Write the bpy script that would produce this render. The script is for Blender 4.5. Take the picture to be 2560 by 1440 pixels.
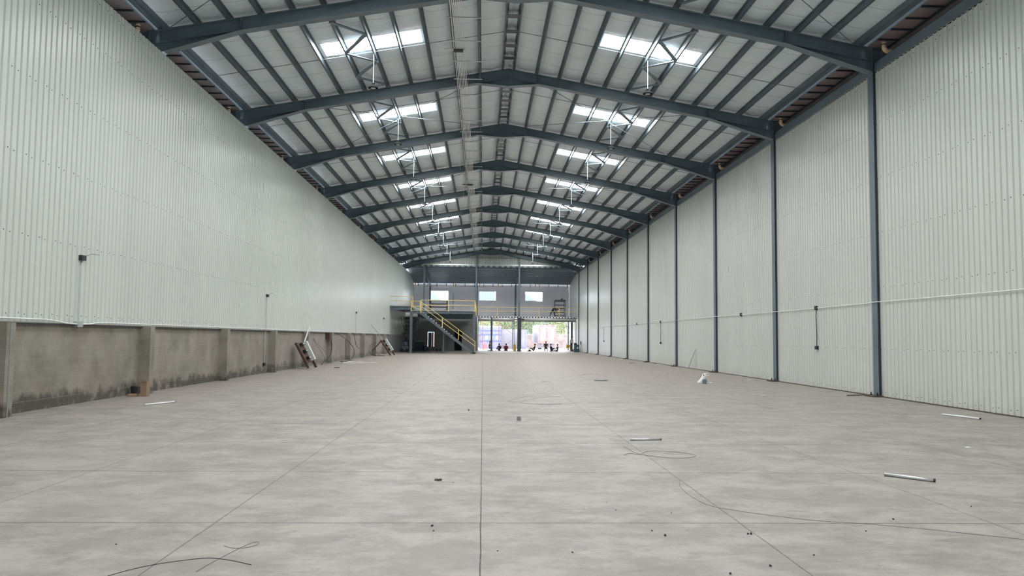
import bpy, math, random
from mathutils import Vector, Matrix, noise
random.seed(7)
S = bpy.context.scene
for o in list(bpy.data.objects): bpy.data.objects.remove(o)
R = math.radians

# ------------------------------------------------------------------ camera
F_PX, YAW, PITCH, ROLL, EYE = 1943.0, R(2.103), R(3.667), R(0.55), 1.5
cd = bpy.data.cameras.new('camera'); cam = bpy.data.objects.new('camera', cd)
S.collection.objects.link(cam); S.camera = cam
cd.sensor_width = 36.0; cd.lens = F_PX / 2560 * 36.0; cd.clip_end = 500; cd.clip_start = .05
fw = Vector((math.sin(YAW)*math.cos(PITCH), math.cos(YAW)*math.cos(PITCH), math.sin(PITCH)))
r0 = Vector((math.cos(YAW), -math.sin(YAW), 0))
u0 = Vector((-math.sin(YAW)*math.sin(PITCH), -math.cos(YAW)*math.sin(PITCH), math.cos(PITCH)))
rr = math.cos(ROLL)*r0 + math.sin(ROLL)*u0; uu = -math.sin(ROLL)*r0 + math.cos(ROLL)*u0
cam.matrix_world = Matrix(((rr.x, uu.x, -fw.x, 0), (rr.y, uu.y, -fw.y, 0), (rr.z, uu.z, -fw.z, EYE), (0, 0, 0, 1)))

# ------------------------------------------------------------------ world, sun, exposure
SKY, SUN, SKYLIGHT = 8.0, 6.0, 22.0
w = bpy.data.worlds.new('sky'); S.world = w; w.use_nodes = True
bg = w.node_tree.nodes['Background']; bg.inputs[0].default_value = (.86, .93, 1, 1); bg.inputs[1].default_value = SKY
sd = bpy.data.lights.new('sun', 'SUN'); sd.energy = SUN; sd.angle = R(2); sd.color = (1, .96, .9)
so = bpy.data.objects.new('sun', sd); S.collection.objects.link(so); so.rotation_euler = (R(-28), R(14), 0)
S.view_settings.view_transform = 'Standard'; S.view_settings.look = 'None'
S.view_settings.gamma = 1; S.view_settings.use_curve_mapping = False; S.view_settings.exposure = 0.8
S.cycles.max_bounces = 12; S.cycles.diffuse_bounces = 8; S.cycles.sample_clamp_indirect = 8

# ------------------------------------------------------------------ materials
def nt(name):
    m = bpy.data.materials.new(name); m.use_nodes = True
    return m, m.node_tree, m.node_tree.nodes['Principled BSDF']
def mat(name, col, rough=.5, metal=0., var=0., vs=3., bump=0., bs=20., emit=0., spec=None, stretch=None):
    m, t, b = nt(name)
    b.inputs['Base Color'].default_value = (*col, 1); b.inputs['Roughness'].default_value = rough; b.inputs['Metallic'].default_value = metal
    if spec is not None: b.inputs['Specular IOR Level'].default_value = spec
    if emit: b.inputs['Emission Color'].default_value = (*col, 1); b.inputs['Emission Strength'].default_value = emit
    if var or bump:
        g = t.nodes.new('ShaderNodeNewGeometry'); mp = t.nodes.new('ShaderNodeMapping')
        t.links.new(g.outputs['Position'], mp.inputs['Vector'])
        if stretch: mp.inputs['Scale'].default_value = stretch
    if var:
        n = t.nodes.new('ShaderNodeTexNoise'); n.inputs['Scale'].default_value = vs; n.inputs['Detail'].default_value = 4
        t.links.new(mp.outputs[0], n.inputs['Vector'])
        cr = t.nodes.new('ShaderNodeValToRGB')
        cr.color_ramp.elements[0].position = .3; cr.color_ramp.elements[1].position = .7
        cr.color_ramp.elements[0].color = (*[c*(1-var) for c in col], 1); cr.color_ramp.elements[1].color = (*[min(1, c*(1+var)) for c in col], 1)
        t.links.new(n.outputs['Fac'], cr.inputs[0]); t.links.new(cr.outputs[0], b.inputs['Base Color'])
    if bump:
        n2 = t.nodes.new('ShaderNodeTexNoise'); n2.inputs['Scale'].default_value = bs; n2.inputs['Detail'].default_value = 3
        t.links.new(mp.outputs[0], n2.inputs['Vector'])
        bp = t.nodes.new('ShaderNodeBump'); bp.inputs['Strength'].default_value = bump; bp.inputs['Distance'].default_value = .02
        t.links.new(n2.outputs['Fac'], bp.inputs['Height']); t.links.new(bp.outputs[0], b.inputs['Normal'])
    return m
class NG:                                   # tiny node expression helper
    def __init__(s, t): s.t = t
    def _in(s, sock, v):
        if isinstance(v, (int, float)): sock.default_value = v
        else: s.t.links.new(v, sock)
    def m(s, op, a, b=0., c=0.):
        n = s.t.nodes.new('ShaderNodeMath'); n.operation = op
        s._in(n.inputs[0], a); s._in(n.inputs[1], b); s._in(n.inputs[2], c); return n.outputs[0]
    def noise(s, vec, scale, detail=4, rough=.5, sc=(1, 1, 1)):
        mp = s.t.nodes.new('ShaderNodeMapping'); mp.inputs['Scale'].default_value = sc; s.t.links.new(vec, mp.inputs[0])
        n = s.t.nodes.new('ShaderNodeTexNoise'); n.inputs['Scale'].default_value = scale; n.inputs['Detail'].default_value = detail; n.inputs['Roughness'].default_value = rough
        s.t.links.new(mp.outputs[0], n.inputs['Vector']); return n.outputs['Fac']
    def ramp(s, v, a, b):
        n = s.t.nodes.new('ShaderNodeMapRange'); s._in(n.inputs[0], v); n.inputs[1].default_value = a; n.inputs[2].default_value = b; return n.outputs[0]
    def mix(s, f, a, b):
        n = s.t.nodes.new('ShaderNodeMix'); n.data_type = 'RGBA'; s._in(n.inputs[0], f)
        for i, c in ((6, a), (7, b)):
            if isinstance(c, tuple): n.inputs[i].default_value = (*c, 1)
            else: s.t.links.new(c, n.inputs[i])
        return n.outputs[2]
def pos(t):
    g = t.nodes.new('ShaderNodeNewGeometry'); sp = t.nodes.new('ShaderNodeSeparateXYZ'); t.links.new(g.outputs['Position'], sp.inputs[0])
    return g.outputs['Position'], sp.outputs[0], sp.outputs[1], sp.outputs[2]

def floor_material():
    m, t, b = nt('trowelled_concrete_floor'); g = NG(t); P, x, y, z = pos(t)
    big = g.ramp(g.noise(P, .35, 3), .35, .65); mid = g.ramp(g.noise(P, 1.3, 8, .72, (1, 1.2, 1)), .44, .58)
    fine = g.ramp(g.noise(P, 6, 10, .78, (.8, 1.3, 1)), .42, .58); sand = g.ramp(g.noise(P, 60, 2), .3, .7)
    dark = g.ramp(g.noise(P, .9, 8, .72, (1, 1.2, 1)), .55, .66)
    vein = g.m('MULTIPLY', g.ramp(g.noise(P, 4.0, 12, .85, (.8, 1.6, 1)), .54, .62), .6)
    c = g.mix(mid, (.218, .203, .191), (.352, .330, .302))
    c = g.mix(g.m('MULTIPLY', big, .35), c, (.36, .315, .275))
    c = g.mix(g.m('MULTIPLY', dark, .6), c, (.165, .155, .152))
    c = g.mix(g.m('MULTIPLY', fine, .28), c, (.44, .42, .385)); c = g.mix(g.m('MULTIPLY', sand, .10), c, (.25, .24, .23))
    c = g.mix(vein, c, (.175, .165, .16))
    tint = g.ramp(g.noise(P, .25, 2), .55, .7); c = g.mix(g.m('MULTIPLY', tint, .2), c, (.31, .315, .27)); far = g.ramp(y, 12, 45); c = g.mix(g.m('MULTIPLY', far, g.ramp(g.noise(P, .15, 2), .2, .5)), c, (.335, .292, .255))
    wob = g.m('MULTIPLY', g.m('SUBTRACT', g.noise(P, 1.5, 3), .5), .02)
    def line(v, off, pitch, hw):
        q = g.m('DIVIDE', g.m('SUBTRACT', g.m('ADD', v, wob), off), pitch)
        d = g.m('MULTIPLY', g.m('ABSOLUTE', g.m('SUBTRACT', q, g.m('ROUND', q))), pitch)
        return g.m('LESS_THAN', d, hw)
    lx = line(x, 0.0, 2.125, .0045); ly = line(y, 6.41, 2.39, .010); l0 = g.m('LESS_THAN', g.m('ABSOLUTE', g.m('ADD', x, g.m('MULTIPLY', wob, .7))), .0052)
    l = g.m('MAXIMUM', g.m('MULTIPLY', g.m('MAXIMUM', lx, g.m('MULTIPLY', ly, .85)), .85), g.m('MULTIPLY', l0, .97))
    c = g.mix(l, c, (.035, .03, .028))
    t.links.new(c, b.inputs['Base Color'])
    t.links.new(g.m('ADD', .42, g.m('MULTIPLY', fine, .25)), b.inputs['Roughness'])
    bp = t.nodes.new('ShaderNodeBump'); bp.inputs['Strength'].default_value = .25; bp.inputs['Distance'].default_value = .004
    t.links.new(fine, bp.inputs['Height']); t.links.new(bp.outputs[0], b.inputs['Normal'])
    return m
def panel_material(name, col):
    m, t, b = nt(name); g = NG(t); P, x, y, z = pos(t)
    v = g.noise(P, .8, 3, .5, (1, 1, .12)); c = g.mix(g.ramp(v, .35, .65), tuple(k*.97 for k in col), tuple(min(1, k*1.02) for k in col))
    dirt = g.m('MULTIPLY', g.m('MULTIPLY', g.ramp(z, .5, 0.0), g.ramp(g.noise(P, 2.5, 3), .4, .65)), .25)
    c = g.mix(dirt, c, (.42, .37, .30)); t.links.new(c, b.inputs['Base Color'])
    t.links.new(g.m('ADD', .30, g.m('MULTIPLY', v, .03)), b.inputs['Roughness']); b.inputs['Specular IOR Level'].default_value = .5
    return m
def block_material():
    m, t, b = nt('rendered_block_wall'); g = NG(t); P, x, y, z = pos(t)
    n1 = g.ramp(g.noise(P, 1.3, 5, .6), .35, .65); n2 = g.ramp(g.noise(P, 5, 5, .7), .3, .7); st = g.noise(P, 2.2, 4, .6, (1, 1, .25))
    c = g.mix(n1, (.20, .188, .155), (.33, .305, .26)); c = g.mix(g.m('MULTIPLY', n2, .3), c, (.36, .33, .29))
    pk = g.ramp(g.noise(P, .8, 2), .5, .7); c = g.mix(g.m('MULTIPLY', pk, .4), c, (.31, .24, .20))
    edge = g.m('ADD', g.m('MULTIPLY', g.noise(P, 1.4, 5, .7, (1, 1, .3)), .9), -.16)
    damp = g.ramp(g.m('SUBTRACT', edge, z), -.03, .10); damp = g.m('MULTIPLY', damp, g.ramp(g.noise(P, 3.5, 4), .3, .5))
    c = g.mix(g.m('MULTIPLY', damp, .8), c, (.05, .048, .04))
    runs = g.m('MULTIPLY', g.ramp(st, .58, .7), g.ramp(z, .2, 1.2)); c = g.mix(g.m('MULTIPLY', runs, .3), c, (.42, .40, .36))
    def line(v, pitch, hw):
        q = g.m('DIVIDE', v, pitch); d = g.m('MULTIPLY', g.m('ABSOLUTE', g.m('SUBTRACT', q, g.m('ROUND', q))), pitch); return g.ramp(d, hw, 0)
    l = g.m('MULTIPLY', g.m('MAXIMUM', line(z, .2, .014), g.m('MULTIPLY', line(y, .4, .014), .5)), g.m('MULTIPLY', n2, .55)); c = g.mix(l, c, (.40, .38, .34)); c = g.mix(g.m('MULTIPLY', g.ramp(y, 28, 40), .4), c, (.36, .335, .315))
    t.links.new(c, b.inputs['Base Color']); b.inputs['Roughness'].default_value = .9
    bp = t.nodes.new('ShaderNodeBump'); bp.inputs['Strength'].default_value = .4; bp.inputs['Distance'].default_value = .01
    t.links.new(g.noise(P, 14, 5), bp.inputs['Height']); t.links.new(bp.outputs[0], b.inputs['Normal']); return m
def stripes(name, a, b_, axis, pitch, duty, rough=.5):
    m, t, b = nt(name); g = NG(t); P = pos(t); v = P[1+axis]
    q = g.m('FRACT', g.m('DIVIDE', v, pitch)); t.links.new(g.mix(g.m('LESS_THAN', q, duty), a, b_), b.inputs['Base Color']); b.inputs['Roughness'].default_value = rough; return m

MT = dict(
 floor=floor_material(), panel=panel_material('white_wall_sheet', (.655, .685, .655)), block=block_material(),
 steel=mat('blue_grey_painted_steel', (.128, .175, .21), .42, var=.10, vs=2, bump=.05, bs=40),
 purlin=mat('grey_painted_purlin', (.115, .155, .185), .5, var=.12, vs=2),
 quilt=mat('foil_faced_roof_quilt', (.66, .68, .67), .55, var=.05, vs=1.2, bump=.35, bs=3.5, stretch=(1, 2.5, 1)),
 gutter=mat('brown_gutter_sheet', (.27, .215, .215), .6, var=.18, vs=1.5), darkpost=mat('dark_grey_post_paint', (.045, .05, .06), .4), platewood=mat('dark_brown_plate', (.13, .085, .065), .8, var=.2, vs=8), purlin_lit=mat('lit_steel_lip', (.46, .53, .58), .3, metal=.2), strap=mat('dark_gutter_strap', (.03, .035, .05), .5),
 skylight=mat('translucent_skylight_sheet', (1, 1, .985), .5, emit=SKYLIGHT),
 galv=mat('galvanised_steel', (.62, .65, .66), .32, metal=.75), pipe=mat('white_conduit', (.85, .87, .86), .35),
 pinkpipe=mat('pale_conduit', (.86, .80, .79), .35),
 dark=mat('near_black_plastic', (.02, .022, .026), .5), black=mat('black_rubber', (.012, .012, .013), .6),
 pvc=mat('beige_pvc_pipe', (.88, .66, .44), .45), tape=mat('brown_tape', (.12, .07, .05), .6), white=mat('white_paint', (.8, .8, .79), .45),
 yellow=mat('yellow_railing_paint', (.80, .61, .21), .45), plate=mat('rusty_base_plate', (.10, .075, .06), .8, var=.3, vs=9),
 slab=mat('concrete_slab', (.42, .42, .41), .85, var=.1, vs=2), plaster=mat('lilac_grey_plaster', (.92, .91, .95), .85, var=.05, vs=1.5),
 undwall=mat('grey_green_plaster', (.27, .285, .29), .85, var=.06, vs=1.2), deck=mat('dark_deck_sheet', (.10, .13, .16), .3, metal=.6),
 leanroof=mat('slate_blue_roof_sheet', (.13, .175, .23), .36, metal=.2), rollup=mat('grey_roller_sheet', (.66, .67, .67), .4, metal=.4),
 lens=mat('lamp_lens', (.5, .52, .53), .4), lampb=mat('matt_black_lamp', (.015, .017, .02), .9, spec=.1), rust=mat('red_brown_primer', (.075, .035, .028), .7, var=.3, vs=6), boxw=mat('white_box_enamel', (.66, .69, .68), .4),
 card=mat('brown_cardboard', (.30, .21, .14), .9, var=.1, vs=10), wood=mat('timber', (.32, .23, .15), .8, var=.2, vs=8), bag=mat('white_plastic_bag', (.80, .81, .80), .35, bump=.5, bs=12),
 bluegrey=mat('blue_grey_waste', (.16, .21, .24), .5, var=.4, vs=30), teal=mat('dark_teal_enamel', (.035, .09, .11), .5), blue=mat('blue_plastic', (.03, .06, .16), .5),
 ground=mat('pale_yard_concrete', (.60, .585, .56), .9, var=.08, vs=.8), paleblue=mat('pale_blue_sheet', (0.122, 0.166, 0.202), .5), lav=mat('lavender_container', (0.094, 0.094, 0.173), .5, var=.1, vs=1),
 redscaf=mat('red_scaffold_tube', (0.158, 0.058, 0.072), .6), trailer=mat('faded_pink_trailer_door', (0.187, 0.083, 0.079), .6, var=.45, vs=2.5), trailerw=mat('trailer_white_side', (0.144, 0.137, 0.155), .6),
 yardwall=mat('pink_grey_block', (0.112, 0.083, 0.079), .9, var=.3, vs=1.5), leaf=mat('leaf_green', (0.079, 0.101, 0.050), .8, var=.5, vs=1.5), leafy=mat('leaf_yellow', (0.173, 0.180, 0.065), .8, var=.4, vs=1.5),
 bark=mat('bark', (.10, .08, .06), .9), glassblue=mat('blue_glass_door', (.06, .11, .15), .25), door=mat('grey_door_leaf', (.17, .19, .21), .5),
 skin=mat('skin', (.22, .11, .07), .6), navy=mat('navy_cloth', (.018, .03, .07), .9), blackcloth=mat('black_cloth', (.018, .018, .022), .9), maroon=mat('maroon_cloth', (.11, .02, .03), .9), whitecloth=mat('white_cloth', (.55, .54, .58), .9),
 greycloth=mat('grey_cloth', (.10, .09, .11), .9), khaki=mat('khaki_cloth', (.30, .22, .08), .9), orange=mat('orange_cloth', (.75, .09, .03), .8), hiviz=mat('yellow_plastic', (.75, .42, .02), .5), hair=mat('dark_hair', (.01, .008, .007), .7))
MT['shedblue'] = stripes('blue_corrugated_shed', (.040, .060, .074), (.052, .074, .088), 0, .5, .45)

# ------------------------------------------------------------------ mesh helpers
COL = S.collection.objects; ORG = {}
class M:
    def __init__(s): s.v = []; s.f = []; s.mi = []
    def add(s, vs, fs, mi=0):
        n = len(s.v); s.v += [tuple(v) for v in vs]; s.f += [tuple(n+i for i in f) for f in fs]; s.mi += [mi]*len(fs); return s
    def box(s, x0, x1, y0, y1, z0, z1, mi=0):
        return s.add([(x0,y0,z0),(x1,y0,z0),(x1,y1,z0),(x0,y1,z0),(x0,y0,z1),(x1,y0,z1),(x1,y1,z1),(x0,y1,z1)],
                     [(0,3,2,1),(4,5,6,7),(0,1,5,4),(1,2,6,5),(2,3,7,6),(3,0,4,7)], mi)
    def bar(s, p, q, w, h, mi=0, up=(0, 0, 1)):      # box section w (side) x h (up) from p to q
        p, q = Vector(p), Vector(q); d = (q-p).normalized(); u = Vector(up)
        if abs(d.dot(u)) > .99: u = Vector((0, 1, 0))
        a = d.cross(u).normalized()*w/2; b = a.cross(d).normalized()*h/2
        vs = [p-a-b, p+a-b, p+a+b, p-a+b, q-a-b, q+a-b, q+a+b, q-a+b]
        return s.add(vs, [(0,1,2,3),(7,6,5,4),(0,4,5,1),(1,5,6,2),(2,6,7,3),(3,7,4,0)], mi)
    def tube(s, pts, r, n=8, mi=0, closed=False):
        pts = [Vector(p) for p in pts]; k = len(pts); base = len(s.v); u = None
        for i, p in enumerate(pts):
            d = (pts[min(i+1, k-1)]-pts[max(i-1, 0)]).normalized()
            if u is None: u = Vector((0, 0, 1)) if abs(d.z) < .9 else Vector((1, 0, 0))
            a = d.cross(u).normalized(); b = a.cross(d).normalized(); u = b
            rad = r[i] if isinstance(r, (list, tuple)) else r
            for j in range(n):
                t = 2*math.pi*j/n; s.v.append(tuple(p+(a*math.cos(t)+b*math.sin(t))*rad))
        for i in range(k-1):
            for j in range(n):
                s.f.append((base+i*n+j, base+i*n+(j+1)%n, base+(i+1)*n+(j+1)%n, base+(i+1)*n+j)); s.mi.append(mi)
        s.f.append(tuple(base+j for j in range(n))[::-1]); s.f.append(tuple(base+(k-1)*n+j for j in range(n))); s.mi += [mi, mi]
        return s
    def lathe(s, c, prof, n=16, mi=0):               # prof list of (r, z)
        base = len(s.v); c = Vector(c)
        for r, z in prof:
            for j in range(n):
                t = 2*math.pi*j/n; s.v.append((c.x+r*math.cos(t), c.y+r*math.sin(t), c.z+z))
        for i in range(len(prof)-1):
            for j in range(n):
                s.f.append((base+i*n+j, base+i*n+(j+1)%n, base+(i+1)*n+(j+1)%n, base+(i+1)*n+j)); s.mi.append(mi)
        s.f.append(tuple(base+j for j in range(n))[::-1]); s.f.append(tuple(base+(len(prof)-1)*n+j for j in range(n))); s.mi += [mi, mi]
        return s
    def py(s, poly, y0, y1, mi=0):                   # polygon in XZ extruded along Y
        n = len(poly); vs = [(x, y0, z) for x, z in poly]+[(x, y1, z) for x, z in poly]
        fs = [tuple(range(n)), tuple(range(n, 2*n))[::-1]]+[(i, n+i, n+(i+1) % n, (i+1) % n) for i in range(n)]
        return s.add(vs, fs, mi)
    def blob(s, c, r, n=10, rough=.15, seed=0, mi=0, flat=.0):
        base = len(s.v); c = Vector(c); r = Vector(r); m = n*2
        for i in range(n+1):
            th = math.pi*i/n
            for j in range(m):
                ph = 2*math.pi*j/m; d = Vector((math.sin(th)*math.cos(ph), math.sin(th)*math.sin(ph), math.cos(th)))
                k = 1+rough*noise.noise(d*2.3+Vector((seed*7.1, seed, 0))); p = Vector((c.x+d.x*r.x*k, c.y+d.y*r.y*k, c.z+d.z*r.z*k))
                if p.z < flat: p.z = flat
                s.v.append(tuple(p))
        for i in range(n):
            for j in range(m):
                s.f.append((base+i*m+j, base+(i+1)*m+j, base+(i+1)*m+(j+1) % m, base+i*m+(j+1) % m)); s.mi.append(mi)
        return s
def tag(o, label=None, cat=None, group=None, kind=None):
    if label: o['label'] = label
    if cat: o['category'] = cat
    if group: o['group'] = group
    if kind: o['kind'] = kind
    return o
def build(name, m, mats, parent=None, org=None, smooth=False, label=None):
    if not isinstance(mats, (list, tuple)): mats = [mats]
    O = Vector(ORG[parent]) if parent else Vector(org or (0, 0, 0))
    me = bpy.data.meshes.new(name); me.from_pydata([tuple(Vector(v)-O) for v in m.v], [], m.f)
    for k in mats: me.materials.append(k if not isinstance(k, str) else MT[k])
    if len(mats) > 1: me.polygons.foreach_set('material_index', m.mi)
    if smooth: me.polygons.foreach_set('use_smooth', [True]*len(me.polygons))
    me.validate(); me.update()
    o = bpy.data.objects.new(name, me); COL.link(o)
    if parent: o.parent = parent
    else: o.location = O
    ORG[o] = tuple(O)
    if label: o['label'] = label
    return o
def empty(name, loc, label, cat, group=None):
    o = bpy.data.objects.new(name, None); COL.link(o); o.location = loc; o.empty_display_size = .2; ORG[o] = tuple(loc)
    return tag(o, label, cat, group)
def thing(name, m, mats, org, label, cat, group=None, smooth=False, kind=None):
    return tag(build(name, m, mats, None, org, smooth), label, cat, group, kind)
def struct(name, m, mats, smooth=False):
    return tag(build(name, m, mats, None, (0, 0, 0), smooth), kind='structure')
def dup(root, loc, label=None):
    c = root.copy(); COL.link(c); c.location = loc
    if label: c['label'] = label
    for ch in root.children:
        d = ch.copy(); COL.link(d); d.parent = c
        for g in ch.children:
            e = g.copy(); COL.link(e); e.parent = d
    return c
ORD = ['nearest', 'second nearest', 'third nearest', 'fourth nearest', 'fifth nearest', 'sixth nearest', 'seventh nearest', 'eighth nearest', 'ninth nearest', 'farthest']
ORDN = ['first', 'second', 'third', 'fourth', 'fifth', 'sixth', 'seventh', 'eighth', 'ninth', 'tenth', 'eleventh', 'twelfth']

# ------------------------------------------------------------------ hall dimensions (metres)
XR, Y0, B, FW = .826, 20.72, 7.352, .27         # ridge x, first frame, bay, flange width
XI = 9.865                                      # ridge to inner face of the columns
Yk = lambda k: Y0+k*B
zt = lambda dx: 11.413-.1801*abs(dx)
Y9, YE, YB = Yk(9), 97.0, -9.0
XL, XRW = -8.66, 10.775                         # faces of the left and right cladding
ZWR, ZWL, ZB = 8.96, 9.03, 1.72

# ------------------------------------------------------------------ structure: floor, walls, ceiling
struct('floor', M().box(-8.9, 11.4, YB, YE, -.12, 0), 'floor')
def corr(x, sgn, y0, y1, z0, z1, per=.19, dep=.038, rows=(), smax=34):
    m = M(); n = int((y1-y0)/per); pr = [(0, 0), (.66, 0), (.74, 1), (.92, 1)]; vs = []; top = []
    for i in range(n+1):
        for a, b in pr: vs.append((x+sgn*dep*b, y0+(i+a)*per))
    k = len(vs); m.v = [(a, b, z0) for a, b in vs]+[(a, b, z1) for a, b in vs]
    m.f = [(i, i+1, k+i+1, k+i) for i in range(k-1)]; m.mi = [0]*len(m.f)
    s = .008
    for z in rows:
        for i in range(n):
            yy = y0+(i+.33)*per
            if yy < 8 or yy > smax or i % 3 == 1: continue
            zz = z+.02*((i % 3) == 2); m.box(x-sgn*.008, x+sgn*.004, yy-s, yy+s, zz-s, zz+s, 1)
    return m
struct('wall_right', corr(XRW, 1, YB, YE, 0.02, ZWR, rows=(.12, 1.28, 2.95, 4.45, 5.95, 7.45, 8.75)), ['panel', 'dark'])
struct('wall_left', corr(XL, -1, YB, YE, ZB, ZWL, rows=(1.86, 3.35, 4.85, 6.35, 7.85, 8.85)), ['panel', 'dark'])
struct('trim_1', M().box(XRW-.03, XRW+.05, YB, YE, 0, .025), 'plate')
mb = M().box(-8.95, -8.70, YB, 72.3, 0, ZB+.05)
struct('wall_left_base', mb, 'block')
struct('wall_left_lower', M().box(-8.95, -8.68, 72.3, YE, 0, ZB+.05), 'undwall')
struct('shadow_line_strip', M().box(-8.75, -8.63, YB, 72.3, ZB-.05, ZB-.02), 'dark')  # dark strip standing in for the shadow line below the cladding
struct('wall_rear', M().box(-9.6, 11.6, YB-.2, YB, 0, 12), 'panel')
for s, n in ((1, 'outer_right'), (-1, 'outer_left')):   # outer skin beyond the gutters
    xo = XR+s*10.68; xi = XR+s*(XI+.1)
    struct('wall_'+n, M().box(min(xo, xo+s*.04), max(xo, xo+s*.04), YB, YE, 8.7, 10.05).box(min(XRW if s > 0 else XL-.06, xo), max(XRW if s > 0 else XL-.06, xo), YB, YE, 8.90, 8.93), 'panel')

HOLE = (2.90, 5.98)                              # skylight from ridge
def hole_y(k): a = Yk(k)+(3.1 if k <= 0 else 3.4); return a, a+1.0
PX = [.2]+[1.05+.845*i for i in range(11)]       # purlin offsets from the ridge
mc = M(); ys = [YB]
hy = [hole_y(k) for k in range(-4, 9)]
allb = sorted([a for h in hy for a in h])
y = YB
while y < Y9+.1:
    y += .3
    ys.append(y)
ys = sorted([v for v in ys if v < Y9+.2 and all(abs(v-b) > .12 for b in allb)]+allb+[Y9+.45])
for s in (1, -1):
    xs = [0.]
    for a, b in zip([0]+PX[:-1], PX):
        for i in range(1, 5): xs.append(a+(b-a)*i/4)
    xs = [v for v in xs if all(abs(v-h) > .09 for h in HOLE)]+list(HOLE); xs.sort()
    bounds = [0]+PX
    base = len(mc.v); nx = len(xs)
    for yy in ys:
        for dx in xs:
            j = max(i for i, b in enumerate(bounds) if b <= dx+1e-6); u = 0 if j >= len(bounds)-1 else (dx-bounds[j])/(bounds[j+1]-bounds[j])
            inh = HOLE[0]-.1 < dx < HOLE[1]+.1 and any(h[0]-.1 < yy < h[1]+.1 for h in hy)
            seam = abs(((yy-Y0)/1.2) % 1-.5)*2            # 1 at a seam
            n1 = noise.noise(Vector((dx*1.3+s*9, yy*.9, 0)))
            sag = math.sin(math.pi*u)*(.045+.03*n1-.035*max(0, seam-.75)*4)
            fd = min(abs(((yy-Y0-FW/2)/B) % 1), 1-abs(((yy-Y0-FW/2)/B) % 1))*B
            sag += math.sin(math.pi*u)*max(0, 1-fd/.8)*.05*(.6+.6*noise.noise(Vector((dx*2, yy*4, s*3))))
            mc.v.append((XR+s*dx, yy, zt(dx)+.2-(0 if inh else max(0, sag))))
    for i in range(len(ys)-1):
        for j in range(nx-1):
            cy, cx = (ys[i]+ys[i+1])/2, (xs[j]+xs[j+1])/2
            if HOLE[0] < cx < HOLE[1] and any(h[0] < cy < h[1] for h in hy): continue
            q = (base+i*nx+j, base+i*nx+j+1, base+(i+1)*nx+j+1, base+(i+1)*nx+j); mc.f.append(q if s < 0 else q[::-1]); mc.mi.append(0)
def quilt_material():
    m, t, b = nt('foil_roof_quilt'); g = NG(t); P, x, y, z = pos(t)
    v = g.noise(P, 1.2, 4); c = g.mix(g.ramp(v, .3, .7), (.71, .80, .85), (.79, .86, .91))
    wv = g.m('MULTIPLY', g.m('SUBTRACT', g.noise(P, 1.1, 2), .5), .22)
    q = g.m('DIVIDE', g.m('SUBTRACT', g.m('ADD', y, wv), Y0+.6), 1.2); d = g.m('ABSOLUTE', g.m('SUBTRACT', q, g.m('ROUND', q)))
    c = g.mix(g.m('MULTIPLY', g.ramp(d, .02, 0.004), .6), c, (.30, .31, .31))
    t.links.new(c, b.inputs['Base Color']); b.inputs['Roughness'].default_value = .5
    bp = t.nodes.new('ShaderNodeBump'); bp.inputs['Strength'].default_value = .8; bp.inputs['Distance'].default_value = .05
    t.links.new(g.noise(P, 2.0, 5, .6, (.6, 3, 1)), bp.inputs['Height']); t.links.new(bp.outputs[0], b.inputs['Normal']); return m
struct('ceiling', mc, quilt_material(), smooth=True)

# skylights
for k in range(-4, 9):
    for s in (-1, 1):
        a, b = hole_y(k); x0, x1 = XR+s*(HOLE[0]-.03), XR+s*(HOLE[1]+.03); z0, z1 = zt(HOLE[0]-.03)+.215, zt(HOLE[1]+.03)+.215
        m = M(); n = 8
        for i in range(n+1):
            yy = a-.03+(b-a+.06)*i/n; dz = .012*(i % 2)
            m.v += [(x0, yy, z0+dz), (x1, yy, z1+dz)]
        m.f = [((2*i, 2*i+1, 2*i+3, 2*i+2) if s < 0 else (2*i, 2*i+2, 2*i+3, 2*i+1)) for i in range(n)]; m.mi = [0]*n
        side = 'left' if s < 0 else 'right'
        if k < 0: lab = '%s white daylight roof sheet overhead on the %s slope, in front of the nearest frame' % (ORDN[k+4].capitalize(), side)
        else: lab = '%s glowing white skylight strip in the %s roof slope' % (ORD[k] if k < 8 else 'farthest', side)
        thing('skylight', m, 'skylight', ((x0+x1)/2, a, z1), lab, 'skylight', 'roof skylights')

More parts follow.
